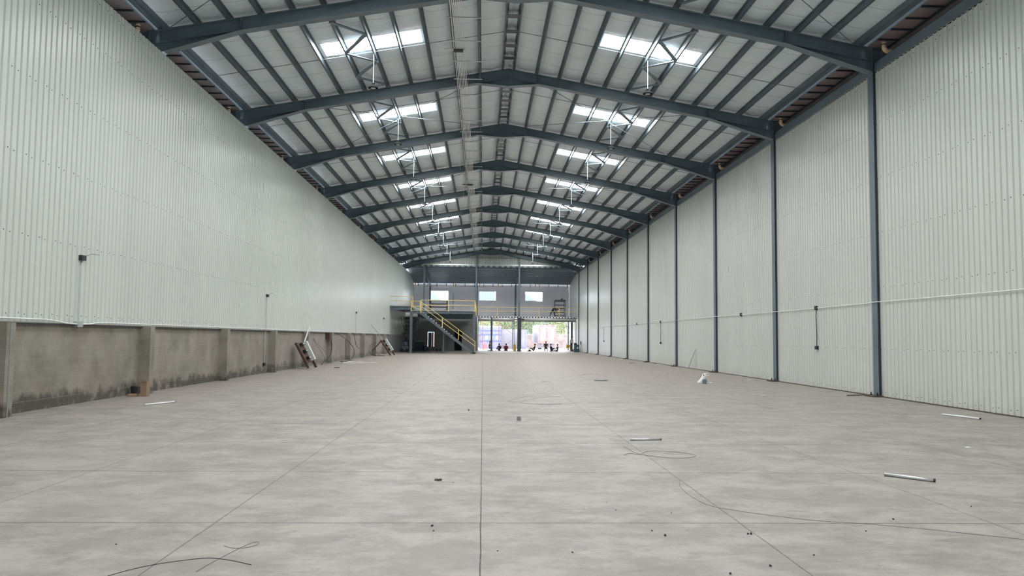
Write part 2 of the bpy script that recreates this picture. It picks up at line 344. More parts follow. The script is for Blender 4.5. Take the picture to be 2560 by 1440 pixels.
# ------------------------------------------------------------------ portal frames
def frame(k):
    y, yc = Yk(k), Yk(k)+FW/2; w2 = .006
    root = empty('portal_frame', (XR, yc, 0), '%s blue-grey steel portal frame spanning the hall' % ORD[k].capitalize(), 'steel frame', 'portal frames along the hall')
    def seg(m, s, p, q, t=.014):                 # flange plate, lower face on the line p-q
        m.py([(XR+s*p[0], p[1]), (XR+s*q[0], q[1]), (XR+s*q[0], q[1]+t), (XR+s*p[0], p[1]+t)], y, y+FW)
    for s in (1, -1):
        m = M()
        m.py([(XR, zt(0)-.36), (XR, zt(0)), (XR+s*(XI-.001), zt(XI)), (XR+s*(XI-.001), zt(XI)-.36)], yc-w2, yc+w2)
        seg(m, s, (0, zt(0)-.014), (XI-.001, zt(XI)-.014)); seg(m, s, (0, zt(0)-.36), (XI-.001, zt(XI)-.36))
        for dx in (1.12, 7.46): m.box(XR+s*dx-.008, XR+s*dx+.008, y, y+FW, zt(dx)-.36, zt(dx))
        build('rafter', m, 'steel', root)
        h = M().py([(XR+s*7.46, zt(7.46)-.36), (XR+s*XI, zt(XI)-.36), (XR+s*XI, 8.957)], yc-w2, yc+w2); seg(h, s, (7.46, zt(7.46)-.362), (XI, 8.957))
        build('knee_haunch', h, 'steel', root)
    a = M().py([(XR-1.12, zt(1.12)-.36), (XR, zt(0)-.36), (XR+1.12, zt(1.12)-.36), (XR, 10.76)], yc-w2, yc+w2)
    for s in (1, -1): seg(a, s, (0, 10.75), (1.12, zt(1.12)-.365))
    build('apex_haunch', a, 'steel', root)
    c = M(); x0 = XR+XI                          # right column, its outer half behind the cladding line
    c.box(x0, x0+.014, y, y+FW, .04, 9.63); c.box(x0+.014, XRW-.004, yc-w2, yc+w2, .04, 8.95); c.box(x0+.014, x0+.5, yc-w2, yc+w2, 8.95, 9.63)
    c.box(x0+.014, x0+.5, y+.01, y+FW-.01, 9.631, 9.645)
    build('column', c, 'steel', root); build('recess_shade_strip', M().box(x0+.015, XRW-.003, y+.001, y+.006, .04, 8.94), 'strap', root)  # near-black strip paints in the shade of the column's web recess
    c = M(); x0 = XR-XI
    c.box(x0-.014, x0, y, y+FW, 8.5, 9.63); c.box(x0-.5, x0-.014, yc-w2, yc+w2, 8.5, 9.63)
    build('column_head', c, 'steel', root)
    b = M().box(XR+XI-.22, XRW-.002, y-.09, y+FW+.09, 0, .04); build('base_plate', b, 'plate', root)
    for dy in (-.03, FW+.03):
        q = M().tube([(XR+XI-.06, y+dy, .04), (XR+XI-.06, y+dy, .12)], .014, 6).box(XR+XI-.085, XR+XI-.035, y+dy-.025, y+dy+.025, .04, .07); build('anchor_bolt', q, 'dark', root)
    return root
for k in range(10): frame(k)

# purlins
def zsec(m, x, s, z, y0, y1, h=.2, fl=.07, t=.006):
    m.box(min(x, x+s*t), max(x, x+s*t), y0, y1, z, z+h); m.box(min(x, x+s*fl), max(x, x+s*fl), y0, y1, z, z+t); m.box(min(x, x-s*fl), max(x, x-s*fl), y0, y1, z+h-t, z+h)
    m.box(min(x+s*fl, x+s*(fl-t)), max(x+s*fl, x+s*(fl-t)), y0, y1, z, z+.02)
for s in (-1, 1):
    side = 'left' if s < 0 else 'right'
    for i, dx in enumerate(PX):
        m = M(); x = XR+s*dx
        if i == len(PX)-1:
            m.box(min(x, x+s*.17), max(x, x+s*.17), YB, Y9+.2, zt(dx)+.002, zt(dx)+.012); m.box(min(x, x+s*.01), max(x, x+s*.01), YB, Y9+.2, zt(dx), zt(dx)+.2); m.box(min(x+s*.17, x+s*.16), max(x+s*.17, x+s*.16), YB, Y9+.2, zt(dx), zt(dx)+.22)
        else: zsec(m, x, s, zt(dx)+.002, YB, Y9+.2, h=.185, fl=.05)
        lab = ('grey ridge purlin just %s of the roof ridge' % side) if i == 0 else (('wide grey eave purlin beside the %s gutter' % side) if i == 11 else '%s grey roof purlin down from the ridge purlin on the %s slope' % (ORDN[i-1].capitalize(), side))
        thing('roof_purlin', m, 'purlin', (x, YB, zt(dx)), lab, 'purlin', 'roof purlins')
# ridge spacers, per bay
for k in range(-1, 9):
    for j, dy in enumerate((1.44, 2.64, 3.84, 5.07, 6.24)):
        yy = Yk(k)+dy
        if k < 0 and dy < 2: continue
        m = M().box(XR-.2, XR+.2, yy-.14, yy+.14, zt(.2)+.012, zt(.2)+.02)
        thing('ridge_spacer', m, 'darkpost', (XR, yy, zt(.2)), 'dark spacer plate between the ridge purlins, %s from the camera in the %s bay' % (ORDN[j if k >= 0 else j-1], (ORD[k] if k >= 0 else 'front-most overhead')), 'spacer plate', 'spacer plates along the ridge')
# zigzag bracing between purlins 5 and 6
d4, d5 = PX[5]+.04, PX[6]+.02
for k in range(-1, 9):
    for s in (-1, 1):
        side = 'left' if s < 0 else 'right'
        root = empty('zigzag_brace', (XR+s*(d4+d5)/2, Yk(k)+1.2, zt(d5)), 'zigzag steel braces between two %s-slope purlins, %s bay' % (side, ORD[k]+' full' if k >= 0 else 'front-most overhead'), 'roof bracing', 'zigzag roof braces')
        off = [1.15, 2.36, 3.6, 4.7, 5.85, 7.0]
        for i in range(5):
            da, db = (d5, d4) if i % 2 == 0 else (d4, d5)
            m = M().bar((XR+s*da, Yk(k)+off[i], zt(da)-.004), (XR+s*db, Yk(k)+off[i+1], zt(db)-.004), .12, .03)
            build('brace_plate', m, 'steel', root)
        for sgn, dy in ((1, 3.98),):
            pass
# sag straps
for k in range(-1, 9):
    for s in (-1, 1):
        m = M(); dy = Yk(k)+(3.95 if k <= 0 else 2.6)
        m.tube([(XR+s*.2, dy, zt(.2)+.06), (XR+s*9.5, dy+.05, zt(9.5)+.06)], .009, 5)
        thing('sag_rod', m, 'purlin', (XR+s*4, dy, zt(9.5)), 'thin sag rod crossing the %s purlins in the %s bay' % ('left' if s < 0 else 'right', ORD[k] if k >= 0 else 'front-most overhead'), 'sag rod', 'sag rods')
# diagonal cross rods
for k, pr in ((-1, ((5.4, 0, 9.6, 1),)), (1, None), (3, None), (5, None), (7, None)):
    for s in (-1, 1):
        side = 'left' if s < 0 else 'right'
        spans = [(.9, .3, 7.4, 6.9), (7.4, .4, .9, 6.9)] if pr is None else [(3.6, 2.5, 9.3, 7.2)]
        for i, (a, ya, b, yb) in enumerate(spans):
            m = M().tube([(XR+s*a, Yk(k)+ya, zt(a)-.1), (XR+s*b, Yk(k)+yb, zt(b)-.1)], .011, 6)
            thing('bracing_rod', m, 'purlin', (XR+s*b, Yk(k)+yb, zt(b)), 'thin diagonal wind-bracing rod running %s the %s roof slope, %s bay' % (('down' if i == 0 else 'up'), side, (ORD[k] if k >= 0 else 'front-most overhead')), 'bracing rod', 'roof wind-bracing rods')
# high bay lamps
lampm = None
for k in range(-1, 9):
    for s in (-1, 1):
        x = XR+s*(PX[5]+.03); y = Yk(k)+4.04; loc = (x, y, 9.5); side = 'left' if s < 0 else 'right'
        lab = '%s round high-bay lamp hanging from the %s roof slope' % (ORD[k] if 0 <= k else 'overhead', side)
        if k < 0: continue
        if lampm is None:
            lampm = empty('high_bay_lamp', loc, lab, 'lamp', 'high-bay lamps')
            build('suspension_chain', M().tube([(x, y, 9.66), (x, y, zt(PX[5])+.0)], .009, 6), 'white', lampm)
            build('lamp_housing', M().lathe((x, y, 9.5), [(.05, .16), (.05, .10), (.09, .085), (.10, .05), (.15, .035), (.165, .0), (.13, -.005)][::-1], 20), 'lampb', lampm)
            build('lens', M().lathe((x, y, 9.5), [(.08, -.012), (.08, -.004)], 20), 'lens', lampm)
        else: dup(lampm, loc, lab)
# eave beams, gutters, straps, downpipe elbows
for s in (1, -1):
    side = 'right' if s > 0 else 'left'; x = XR+s*(XI+.075)
    xb = XRW-.02 if s > 0 else XR-XI-.06
    m = M().box(min(xb, xb+s*.012), max(xb, xb+s*.012), YB, YE-.02, 8.94, 9.21).box(min(xb, xb+s*.3), max(xb, xb+s*.3), YB, YE-.02, 9.20, 9.21)
    thing('eave_beam', m, 'steel', (xb, YB, 8.94), 'long dark steel eave beam above the %s wall cladding' % side, 'beam', 'eave beams')
    a, b = XR+s*9.72, XR+s*10.62
    g = M().box(min(a, b), max(a, b), YB, Y9, 9.65, 9.655).box(min(b, b+s*.004), max(b, b+s*.004), YB, Y9, 9.65, 10.03)
    gt = thing('rain_gutter', g, 'gutter', (a, YB, 9.65), 'brown sheet-metal box gutter along the %s eave' % side, 'gutter', 'box gutters')
    build('inner_side', M().box(min(a, a+s*.004), max(a, a+s*.004), YB, Y9, 9.64, 9.97), 'steel', gt)
    st = None
    for k in range(-1, 9):
        for i in range(10):
            yy = Yk(k)+.45+i*.70
            if st is None: st = build('gutter_strap', M().bar((XR+s*9.71, yy, 9.625), (XR+s*10.3, yy, 9.625), .045, .04), 'strap', gt); y00 = yy
            else:
                c = st.copy(); COL.link(c); c.parent = gt; c.location = (0, yy-y00, 0)
    m = M().box(min(XR+s*10.28, XR+s*10.33), max(XR+s*10.28, XR+s*10.33), YB, Y9, 9.60, 9.65)
    thing('gutter_support_angle', m, 'strap', (XR+s*10.3, YB, 9.6), 'dark support angle under the %s gutter carrying its straps' % side, 'support angle', 'gutter support angles')
    root = None
    for k in range(10):
        loc = (XR+s*9.985, Yk(k)-.42, 9.65); lab = '%s beige drain elbow under the %s gutter' % (ORD[k], side)
        if root is None:
            root = empty('drain_elbow', loc, lab, 'drain pipe', 'gutter drain elbows'); x, y = loc[0], loc[1]
            build('pipe', M().tube([(x, y, 9.655), (x, y, 9.50)], .055, 14), 'pvc', root, smooth=True)
            pts = [(x+s*.13*(1-math.cos(t)), y, 9.50-.13*math.sin(t)) for t in [i*math.pi/2/7 for i in range(8)]]+[(x+s*.2, y, 9.37)]
            build('elbow', M().tube(pts, .063, 14), 'pvc', root, smooth=True)
            build('tape_band', M().tube([(x, y, 9.575), (x, y, 9.54)], .0655, 14), 'tape', root); build('collar', M().tube([(x, y, 9.60), (x, y, 9.585)], .066, 14), 'white', root)
        else: dup(root, loc, lab)

# ------------------------------------------------------------------ ridge conduit run
zc = 10.70
names = ['leftmost', 'second from left', 'third from left', 'fourth from left', 'fifth from left', 'sixth from left', 'rightmost']
for i in range(7):
    x = -1.02+.052*i; m = M(); pts = []; yy = 9.
    while yy < 84: pts.append((x+.0015*(yy-20)*(i-2)/3, yy, zc+.0)); yy += 5
    m.tube(pts, .0125, 7)
    for q in range(2, 11): m.tube([(x, q*7.35+4-.06, zc), (x, q*7.35+4+.06, zc)], .018, 7) if q < 4 else None
    thing('ridge_conduit', m, 'pipe' if i % 2 else 'pinkpipe', (x, 9, zc), 'thin pale electrical conduit of the bundle left of the ridge, %s' % names[i], 'conduit', 'conduit bundle under the ridge')
hang = None; cnt = {}
yy = 16.5
while yy < 84:
    dd = min(abs(yy-(Yk(k)+.13)) for k in range(10))
    if dd > .35:
        loc = (-.64, yy, zc-.02); b_ = max(0, min(9, int((yy-Y0)//B+1))); cnt[b_] = cnt.get(b_, 0)+1; lab = '%s steel strut holding the ridge conduits %s' % (ORDN[cnt[b_]-1], 'in front of the nearest frame' if b_ == 0 else 'past the %s frame' % ORD[b_-1])
        if hang is None:
            hang = empty('conduit_hanger', loc, lab, 'conduit hanger', 'strut hangers of the ridge conduits')
            build('strut', M().box(-1.14, -.14, yy-.02, yy+.02, zc-.035, zc-.013), 'galv', hang)
            for xx, dx in ((-1.03, 1.86), (-.22, 1.05)): build('hanger_rod', M().tube([(xx, yy, zc-.035), (xx, yy, zt(dx)+.0)], .006, 5), 'galv', hang)
        else: dup(hang, loc, lab)
    yy += 1.78
for yy, lab in ((24.3, 'grey flat splice tray with dark box across the nearest part of the ridge conduits'), (46.2, 'dark splice tray across the ridge conduits farther down the hall')):
    t = empty('splice_tray', (-1, yy, zc), lab, 'conduit tray', 'splice trays')
    build('tray', M().box(-1.33, -.66, yy-.07, yy+.07, zc-.06, zc-.04), 'galv' if yy < 30 else 'dark', t); build('junction_box', M().box(-1.04, -.74, yy-.1, yy+.1, zc-.1, zc-.06), 'dark', t)
for x, ya, zb, zz in ((-1.03, 29, 9.8, 'left'), (-1.03, 36.5, 9.6, 'middle'), (-1.03, 44, 9.4, 'far')):
    pts = [(x-.2*i/8+.05*math.sin(i*.9), ya+i*.1, zc-(zc-zb)*i/8) for i in range(9)]
    thing('hanging_wire', M().tube(pts, .006, 5), 'galv', (x, ya, zb), 'thin loose wire dangling below the ridge conduits, %s one' % {'left': 'nearest', 'middle': 'second', 'far': 'third'}[zz], 'wire', 'loose wires under the roof')

# ------------------------------------------------------------------ right wall conduit
cx = XRW-.035
pts = []; yv = 8.
for yy in [8, 12, 15, 20.4, 20.6, 20.75, 21.0, 21.2, 24, 27.8, 28.0, 28.35, 28.6, 32, 35.2, 35.4, 35.7, 35.9, 40, 46.8, 50, 57, 64, 71.9]:
    near = any(Yk(k)-.12 < yy < Yk(k)+FW+.12 for k in range(10))
    pts.append((XR+XI-.03 if near else cx, yy, 2.555+.012*math.sin(yy*1.3)))
wc = empty('wall_conduit', (cx, 8, 2.55), 'long white conduit running level along the right wall', 'conduit')
build('conduit', M().tube(pts, .012, 8), 'pipe', wc, smooth=True)
for i, yy in enumerate((24.72, 32.05, 46.8, 54.07)): build('junction_box', M().box(cx-.03, XRW-.001, yy-.06, yy+.06, 2.49, 2.62), 'dark', wc)
for yy, lab in ((24.70, 'dark cable dropping from the right wall conduit to a switch box in the second bay'), (46.75, 'thin cable drop with a small box, fifth bay of the right wall'), (68.87, 'thin cable drop with a small box, far end of the right wall')):
    t = empty('cable_drop', (cx, yy, 1.25), lab, 'cable drop', 'cable drops on the right wall')
    build('cable', M().tube([(cx, yy, 2.5), (cx, yy+.03, 2.3), (cx, yy-.02, 1.7), (cx, yy, 1.33)], .012, 6), 'dark' if yy < 30 else 'greycloth', t)
    build('switch_box', M().box(cx-.04, XRW-.001, yy-.07, yy+.07, 1.22, 1.33), 'dark', t)
# left wall conduit
cl = XL+.035; t = empty('wall_conduit', (cl, 6, 1.78), 'white conduit run along the foot of the left cladding', 'conduit')
build('conduit', M().tube([(cl, 6, 1.775), (cl, 15.6, 1.775), (cl, 15.95, 1.76), (cl+.02, 16.4, 1.715), (cl+.03, 16.9, 1.70), (cl+.02, 17.4, 1.715), (cl, 17.8, 1.75), (cl, 18.5, 1.755), (cl, 31, 1.755), (cl, 45, 1.75), (cl, 72, 1.74)], .014, 8), 'pipe', t, smooth=True)
build('junction_box', M().box(XL+.001, cl+.05, 16.8, 17.02, 1.64, 1.76), 'galv', t)
for yy, z0, z1, lab in ((16.9, 1.75, 3.09, 'grey riser conduit with black box, nearest on the left wall'), (31.3, .36, 3.05, 'tall pale riser conduit with end box on the left wall, second from the camera'), (53.2, 1.75, 3.07, 'faint riser conduit on the left wall near the far cables'), (67.8, 1.76, 3.04, 'small riser conduit on the left wall before the platform')):
    t = empty('riser_conduit', (cl, yy, z0), lab, 'conduit', 'riser conduits on the left wall'); c2 = cl if z0 > 1 else cl+.01
    if z0 < 1: build('conduit', M().tube([(-8.68, yy+.05, z0), (-8.655, yy, 1.6), (cl, yy, 1.8), (cl, yy, z1)], .016, 8), 'galv', t)
    else: build('conduit', M().tube([(cl, yy, z0), (cl, yy, z1-.2), (cl, yy+.05, z1-.1), (cl, yy+.08, z1)], .011, 8), 'galv', t)
    build('switch_box', M().box(XL+.001, cl+.04, yy-.02, yy+.16, z1-.02, z1+.09), 'dark', t)
    if z0 < 1: build('end_box', M().box(-8.70, -8.62, yy-.06, yy+.1, z0-.06, z0+.05), 'dark', t)
    build('loose_wire', M().tube([(cl+.03, yy+.1, z1+.07), (cl+.05, yy+.35, z1+.15), (cl+.05, yy+.7, z1+.16)], .005, 5), 'dark', t)

# ------------------------------------------------------------------ pilasters
for i in range(10):
    yc = 14.23+5.97*i
    m = M().box(-8.70, -8.42, yc-.13, yc+.13, 0, ZB-.03)
    thing('concrete_pilaster', m, 'block', (-8.56, yc, 0), '%s square concrete pilaster against the left block wall' % (ORD[i] if i < 9 else 'farthest'), 'pilaster', 'pilasters of the left wall')
    if i in (0,):
        thing('corner_trim', M().box(-8.425, -8.41, yc-.03, yc+.0, 0, ZB-.03), 'undwall', (-8.42, yc, 0), 'thin pale cover strip running up the nearest concrete pilaster', 'cover strip')

# ------------------------------------------------------------------ leaning racks on the left
def rack(f1, f2, t1, t2, lab, box=True):
    root = empty('leaning_rack', f1, lab, 'steel rack', 'leaning switchgear racks')
    f1, f2, t1, t2 = map(Vector, (f1, f2, t1, t2))
    for a, b in ((f1, t1), (f2, t2)):
        d = (b-a).normalized(); build('leg', M().bar(a+Vector((0, 0, .05)), b, .10, .10, up=(0, 1, 0)), 'rust', root)
    mid = lambda u, v: (f1.lerp(t1, u)).lerp(f2.lerp(t2, u), v)
    nrm = (t1-f1).cross(f2-f1).normalized()
    if nrm.x < 0: nrm = -nrm
    m = M(); a, b, c, d = mid(.22, .05), mid(.22, .95), mid(1, .95), mid(1, .05)
    m.add([a, b, c, d, a+nrm*.02, b+nrm*.02, c+nrm*.02, d+nrm*.02], [(0,1,2,3),(7,6,5,4),(0,4,5,1),(1,5,6,2),(2,6,7,3),(3,7,4,0)]); build('back_plate', m, 'platewood', root)
    m = M(); p, q = mid(.28, .85)+nrm*.12, mid(.98, .85)+nrm*.12; m.bar(p, q, .13, .2, up=tuple(nrm)); bx = build('cable_box', m, 'boxw', root)
    for u in (.38, .64, .9):
        c = mid(u, .42)+nrm*.09; m = M().bar(c-(t1-f1).normalized()*.07, c+(t1-f1).normalized()*.07, .2, .14, up=tuple(nrm)); br = build('breaker', m, 'dark', root)
        c2 = c+nrm*.08; build('clamp', M().bar(c2-(t1-f1).normalized()*.03, c2+(t1-f1).normalized()*.03, .07, .05, up=tuple(nrm)), 'white', br)
    return root
rack((-7.89, 35.7, 0), (-7.72, 36.55, 0), (-8.50, 35.75, 1.17), (-8.33, 36.6, 1.20), 'red-brown steel rack with white cable box leaning on the left wall, nearer one')
rack((-7.15, 60.8, 0), (-6.92, 61.6, 0), (-7.95, 61.0, 1.22), (-7.75, 61.8, 1.25), 'red-brown easel-like rack with a white box standing near the platform')
thing('rack_strut', M().bar((-8.5, 60.5, .38), (-7.94, 61.05, 1.15), .06, .06), 'rust', (-8.5, 60.5, .38), 'red-brown strut propping the far easel rack', 'strut')
thing('leaning_conduit', M().tube([(-8.5, 38.5, 1.95), (-8.42, 37.0, 1.14)], .032, 10), 'boxw', (-8.4, 37, 1.1), 'thick white conduit slanting up from the nearer leaning rack', 'conduit')
thing('slanting_cable', M().tube([(-8.5, 59.5, 2.37), (-8.3, 62, 1.8), (-7.85, 61.4, 1.24)], .02, 8), 'galv', (-8.5, 59.5, 2.3), 'grey cable slanting down to the far easel rack', 'cable')
CAB = [([(-8.40,45.0,1.66),(-8.38,46.18,1.55),(-8.38,47.66,1.37),(-8.38,49.08,1.15),(-8.35,50.09,.92),(-8.3,50.62,.67),(-8.3,50.66,.35),(-8.3,50.2,.12),(-8.2,49.02,.03),(-7.99,46.3,.03),(-8.09,45.59,.03),(-8.3,45.9,.03)], .028, 'black', 'thick black cable arching off the left wall to the floor'),
 ([(-8.69,50.9,1.68),(-8.38,51.0,1.62),(-8.38,51.4,1.28),(-8.38,51.8,.99),(-8.38,52.35,.79),(-8.38,53.2,.66)], .026, 'black', 'short black cable end hanging from the left wall between far pilasters'),
 ([(-8.3,61.96,1.08),(-8.38,60,.99),(-8.38,58.62,.87),(-8.38,57.87,.69),(-8.38,57.79,.43),(-8.38,58.49,.22),(-8.3,59.2,.08),(-8.1,59.4,.03),(-7.96,60.4,.03),(-7.51,60.24,.03)], .024, 'black', 'large looping black cable beside the far easel rack'),
 ([(-8.38,38.81,1.38),(-8.38,39.29,1.18),(-8.38,39.73,.98),(-8.38,40.54,.79),(-8.38,41.06,.6),(-8.38,41.64,.41),(-8.38,41.83,.26),(-8.38,41.79,.15)], .012, 'dark', 'thin dark cable sagging down the block wall behind the nearer rack, lower one'),
 ([(-8.38,38.97,1.36),(-8.38,39.49,1.18),(-8.38,40.58,.93),(-8.38,41.6,.74),(-8.38,42.08,.56),(-8.38,42.46,.39),(-8.38,42.48,.22),(-8.38,42.25,.14)], .012, 'dark', 'thin dark cable sagging down the block wall behind the nearer rack, upper kinked one'),
 ([(-8.38,43.38,1.26),(-8.38,43.61,.92),(-8.38,43.51,.68),(-8.38,43.29,.51),(-8.38,42.82,.33),(-8.38,42.24,.21),(-8.36,41.34,.14),(-8.30,40.69,.03)], .03, 'black', 'thick dark cable curving to the floor before the red-brown box'),
 ([(-8.55,48.83,1.29),(-8.5,48.47,1.02),(-8.4,48.2,.7),(-8.38,47.96,.25)], .022, 'dark', 'dark cable hanging straight beside the arching cable'),
 ([(-8.38,60.9,1.72),(-8.38,60.94,1.19),(-8.38,60.77,.72),(-8.3,61.2,.3),(-8.0,61.0,.03),(-7.5,60.0,.03)], .016, 'dark', 'thin cable dropping to the floor behind the far easel rack'),
 ([(-8.5,56.95,1.7),(-8.45,58.75,1.5),(-8.38,61.17,1.3)], .012, 'dark', 'thin wire slanting across the wall left of the far easel rack')]
for p, r, mt, lab in CAB: thing('loose_cable', M().tube(p, r*.62, 7), mt, p[-1], lab, 'cable', 'loose cables along the left wall')
thing('wall_box', M().box(-8.70, -8.46, 43.35, 43.85, 1.33, 1.68), 'rust', (-8.55, 44, 1.33), 'red-brown metal box fixed beside a pilaster of the left wall', 'metal box')
thing('pilaster_conduit', M().tube([(-8.68, 45.25, 1.65), (-8.68, 45.27, .42)], .02, 7), 'galv', (-8.68, 45.25, .42), 'short grey conduit on the block wall beside the fifth pilaster', 'conduit')

# ------------------------------------------------------------------ things on the floor
def rod(p, q, r, mt, lab, cat='pipe', name='metal_pipe'):
    p, q = Vector((*p, r)), Vector((*q, r)); t = empty(name, tuple((p+q)/2-Vector((0, 0, r))), lab, cat, 'loose pipes on the floor')
    build('tube', M().tube([p, q], r, 12), mt, t, smooth=True); d = (q-p).normalized()
    build('end_cap', M().tube([q-d*.002, q+d*.012], r*1.06, 12), 'dark', t)
rod((2.198, 11.56), (2.661, 11.6), .014, 'galv', 'short shiny steel pipe lying level just left of a floor joint')
rod((4.497, 8.63), (4.85, 8.27), .019, 'galv', 'short white-grey pipe lying on the floor at the near right')
rod((9.45, 15.75), (9.68, 14.9), .018, 'pipe', 'thin white pipe lying beside the right wall foot')
rod((-7.115, 16.83), (-6.79, 17.57), .018, 'pipe', 'white pipe lying near the left wall past the cardboard')
rod((3.97, 27.63), (4.45, 27.69), .012, 'purlin', 'slim dark rod lying in the middle distance')
t = empty('plastic_bag', (7.55, 26.5, 0), 'white plastic shopping bag slumped on the floor with blue-grey waste', 'bag')
def bagmesh():
    prof = [(-.215, 0), (-.17, .07), (-.10, .16), (-.04, .25), (.0, .32), (.035, .35), (.14, .355), (.165, .33), (.07, .27), (.075, .2), (.10, .12), (.13, .03), (.10, 0)]
    m = M(); n = len(prof); vs = []
    for j, (yy, sc) in enumerate(((-.10, .75), (-.05, .96), (0, 1.0), (.06, .93), (.11, .7))):
        for i, (a, b) in enumerate(prof): vs.append((7.55+a*(.9+.1*sc)+.008*math.sin(i*2+j), 26.5+yy*(1-.6*b/.36), b*sc if b < .3 else b*(.94+.06*sc)))
    fs = [(j*n+i, j*n+(i+1) % n, (j+1)*n+(i+1) % n, (j+1)*n+i) for j in range(4) for i in range(n)]
    return m.add(vs, fs+[tuple(range(n))[::-1], tuple(4*n+i for i in range(n))])
build('bag_body', bagmesh(), 'bag', t, smooth=True)
build('contents', M().blob((7.575, 26.42, .07), (.085, .06, .085), 10, .5, 3), 'bluegrey', t, label='blue-grey waste showing through the bag')
build('handle', M().tube([(7.62, 26.46, .33), (7.72, 26.44, .345), (7.75, 26.44, .30), (7.68, 26.44, .26), (7.61, 26.46, .25)], .013, 7), 'bag', t)
build('printed_mark', M().box(7.525, 7.56, 26.405, 26.412, .27, .31), 'dark', t)
thing('small_can', M().tube([(7.72, 26.35, .03), (7.79, 26.36, .03)], .03, 10), 'white', (7.75, 26.35, 0), 'small white can lying at the foot of the plastic bag', 'can')
t = empty('cardboard_box', (-8.17, 19.25, 0), 'upright brown cardboard box beside the second pilaster', 'box'); build('box_body', M().box(-8.25, -8.10, 19.2, 19.38, 0, .37), 'card', t); build('flap', M().box(-8.25, -8.09, 19.18, 19.2, .35, .40), 'wood', t)
thing('wood_block', M().box(-8.52, -8.32, 19.1, 19.32, 0, .06), 'wood', (-8.42, 19.2, 0), 'low wooden offcut left of the cardboard box', 'wood block')
thing('dark_bucket', M().lathe((-8.56, 19.6, 0), [(.07, 0), (.1, .22), (.09, .23)], 14), 'dark', (-8.56, 19.6, 0), 'small dark bucket behind the cardboard box', 'bucket')
thing('masonry_cube', M().box(.635, .705, 14.2, 14.28, 0, .075), 'undwall', (.67, 14.24, 0), 'small grey cube alone in the middle of the floor', 'block')
for i, (a, b, wd, lab) in enumerate((((-7.85, 45.9), (-7.0, 46.1), .18, 'short pale board on the floor near the left cables'), ((-7.7, 43.1), (-6.03, 44.9), .12, 'long pale board on the floor in front of the left cables'), ((-7.95, 44.6), (-7.5, 46.0), .12, 'narrow pale board tucked behind the other two boards'))):
    thing('pale_board', M().bar((*a, .02), (*b, .02), wd, .03), 'white', (*a, 0), lab, 'board', 'pale boards by the left wall')
thing('dark_offcut', M().bar((-7.0, 37.08, .02), (-6.75, 37.13, .02), .06, .03), 'dark', (-6.9, 37.1, 0), 'small dark offcut in front of the nearer leaning rack', 'offcut')
for x, y, sx, sy, lab, mt in ((7.53, 20.68, .06, .03, 'crumpled white scrap left of the nearest right column', 'white'), (9.95, 28.8, .09, .02, 'white rectangular scrap near the second right column', 'white'), (9.56, 28.45, .02, .02, 'tiny grey pebble next to the white rectangular scrap', 'slab'),
        (10.35, 45.5, .12, .08, 'pale scrap near the fourth right column', 'white'), (10.55, 47.5, .08, .1, 'blue scrap at the right wall foot', 'blue'), (9.26, 48.1, .25, .06, 'flat brownish strip on the far right floor', 'card'), (6.85, 10.83, .05, .01, 'pale sliver on the near right floor', 'white')):
    thing('floor_scrap', M().blob((x, y, .012), (sx, sy, .018), 5, .5, x), mt, (x, y, 0), lab, 'scrap', 'scraps on the floor')
thing('steel_bar', M().tube([(9.95, 21.0, .02), (10.45, 21.05, .03)], .012, 7), 'dark', (10.2, 21, 0), 'dark bar end sticking out from the nearest right base plate', 'bar')
CHIP = ['left of the centre joint, rear of a pair', 'left of the centre joint, front of a pair', 'right of centre, larger square one', 'before the right joint, left of a close pair', 'before the right joint, right of a close pair', 'near the bottom, right of the centre joint', 'at the bottom edge, right of centre', 'far right, just before the cross joint', 'right side, behind the lone front chip', 'tiny, behind the cross joint at right', 'at the bottom right of the second joint', 'beside the curled brown leaf', 'dark, far left of centre beyond the lone cube', 'tiny, between centre joint and second joint, rearmost', 'tiny, midway before the shiny pipe', 'close to the centre joint near the bottom', 'just left of the larger square chip', 'tiny, behind the larger square chip', 'far left near the curved wire', 'at the lower right by the bottom edge', 'small, right of the long sweeping wire']
BITS = [(-.386,6.297,.017),(-.364,6.144,.012),(1.41,5.999,.017),(2.067,6.049,.016),(2.092,6.049,.017),(.645,5.536,.012),(1.603,5.033,.016),(3.478,6.545,.015),(3.04,6.137,.012),(1.645,6.774,.008),(1.928,5.206,.016),(-.289,8.155,.01),(-.273,16.15,.03),(.421,7.724,.007),(1.152,7.194,.007),(.121,5.578,.009),(1.341,6.147,.011),(1.183,6.88,.009),(-2.597,5.749,.011),(2.332,5.462,.012),(4.475,7.05,.01)]
for i, (x, y, r) in enumerate(BITS):
    m = M().blob((x, y, r*.3), (r*.5, r*.45, r*.5), 5, .9, i*1.7)
    thing('debris_chip', m, 'dark', (x, y, 0), 'dark floor chip '+CHIP[i], 'debris', 'dark chips on the near floor')
thing('dry_leaf', M().blob((-.453, 8.288, .006), (.045, .022, .012), 5, .8, 9), 'rust', (-.45, 8.29, 0), 'curled brown leaf left of the centre joint', 'leaf')
def wire(pts, lab, r=.0022, mt='dark'):
    P3 = [(x, y, r) for x, y in pts]; out = []
    for i in range(len(P3)-1):
        p0, p1, p2, p3 = [Vector(P3[max(0, min(len(P3)-1, j))]) for j in (i-1, i, i+1, i+2)]
        for u in range(6):
            t = u/6; out.append(.5*((2*p1)+(p2-p0)*t+(2*p0-5*p1+4*p2-p3)*t*t+(3*p1-p0-3*p2+p3)*t**3))
    out.append(Vector(P3[-1])); thing('floor_wire', M().tube(out, r, 5), mt, tuple(out[0]), lab, 'wire', 'loose wires on the floor')
wire([(-2.31, 5.02), (-2.154, 5.232), (-1.88, 5.395), (-1.7, 5.37), (-1.496, 5.247)], 'long curved wire crossing the joint at the near left')
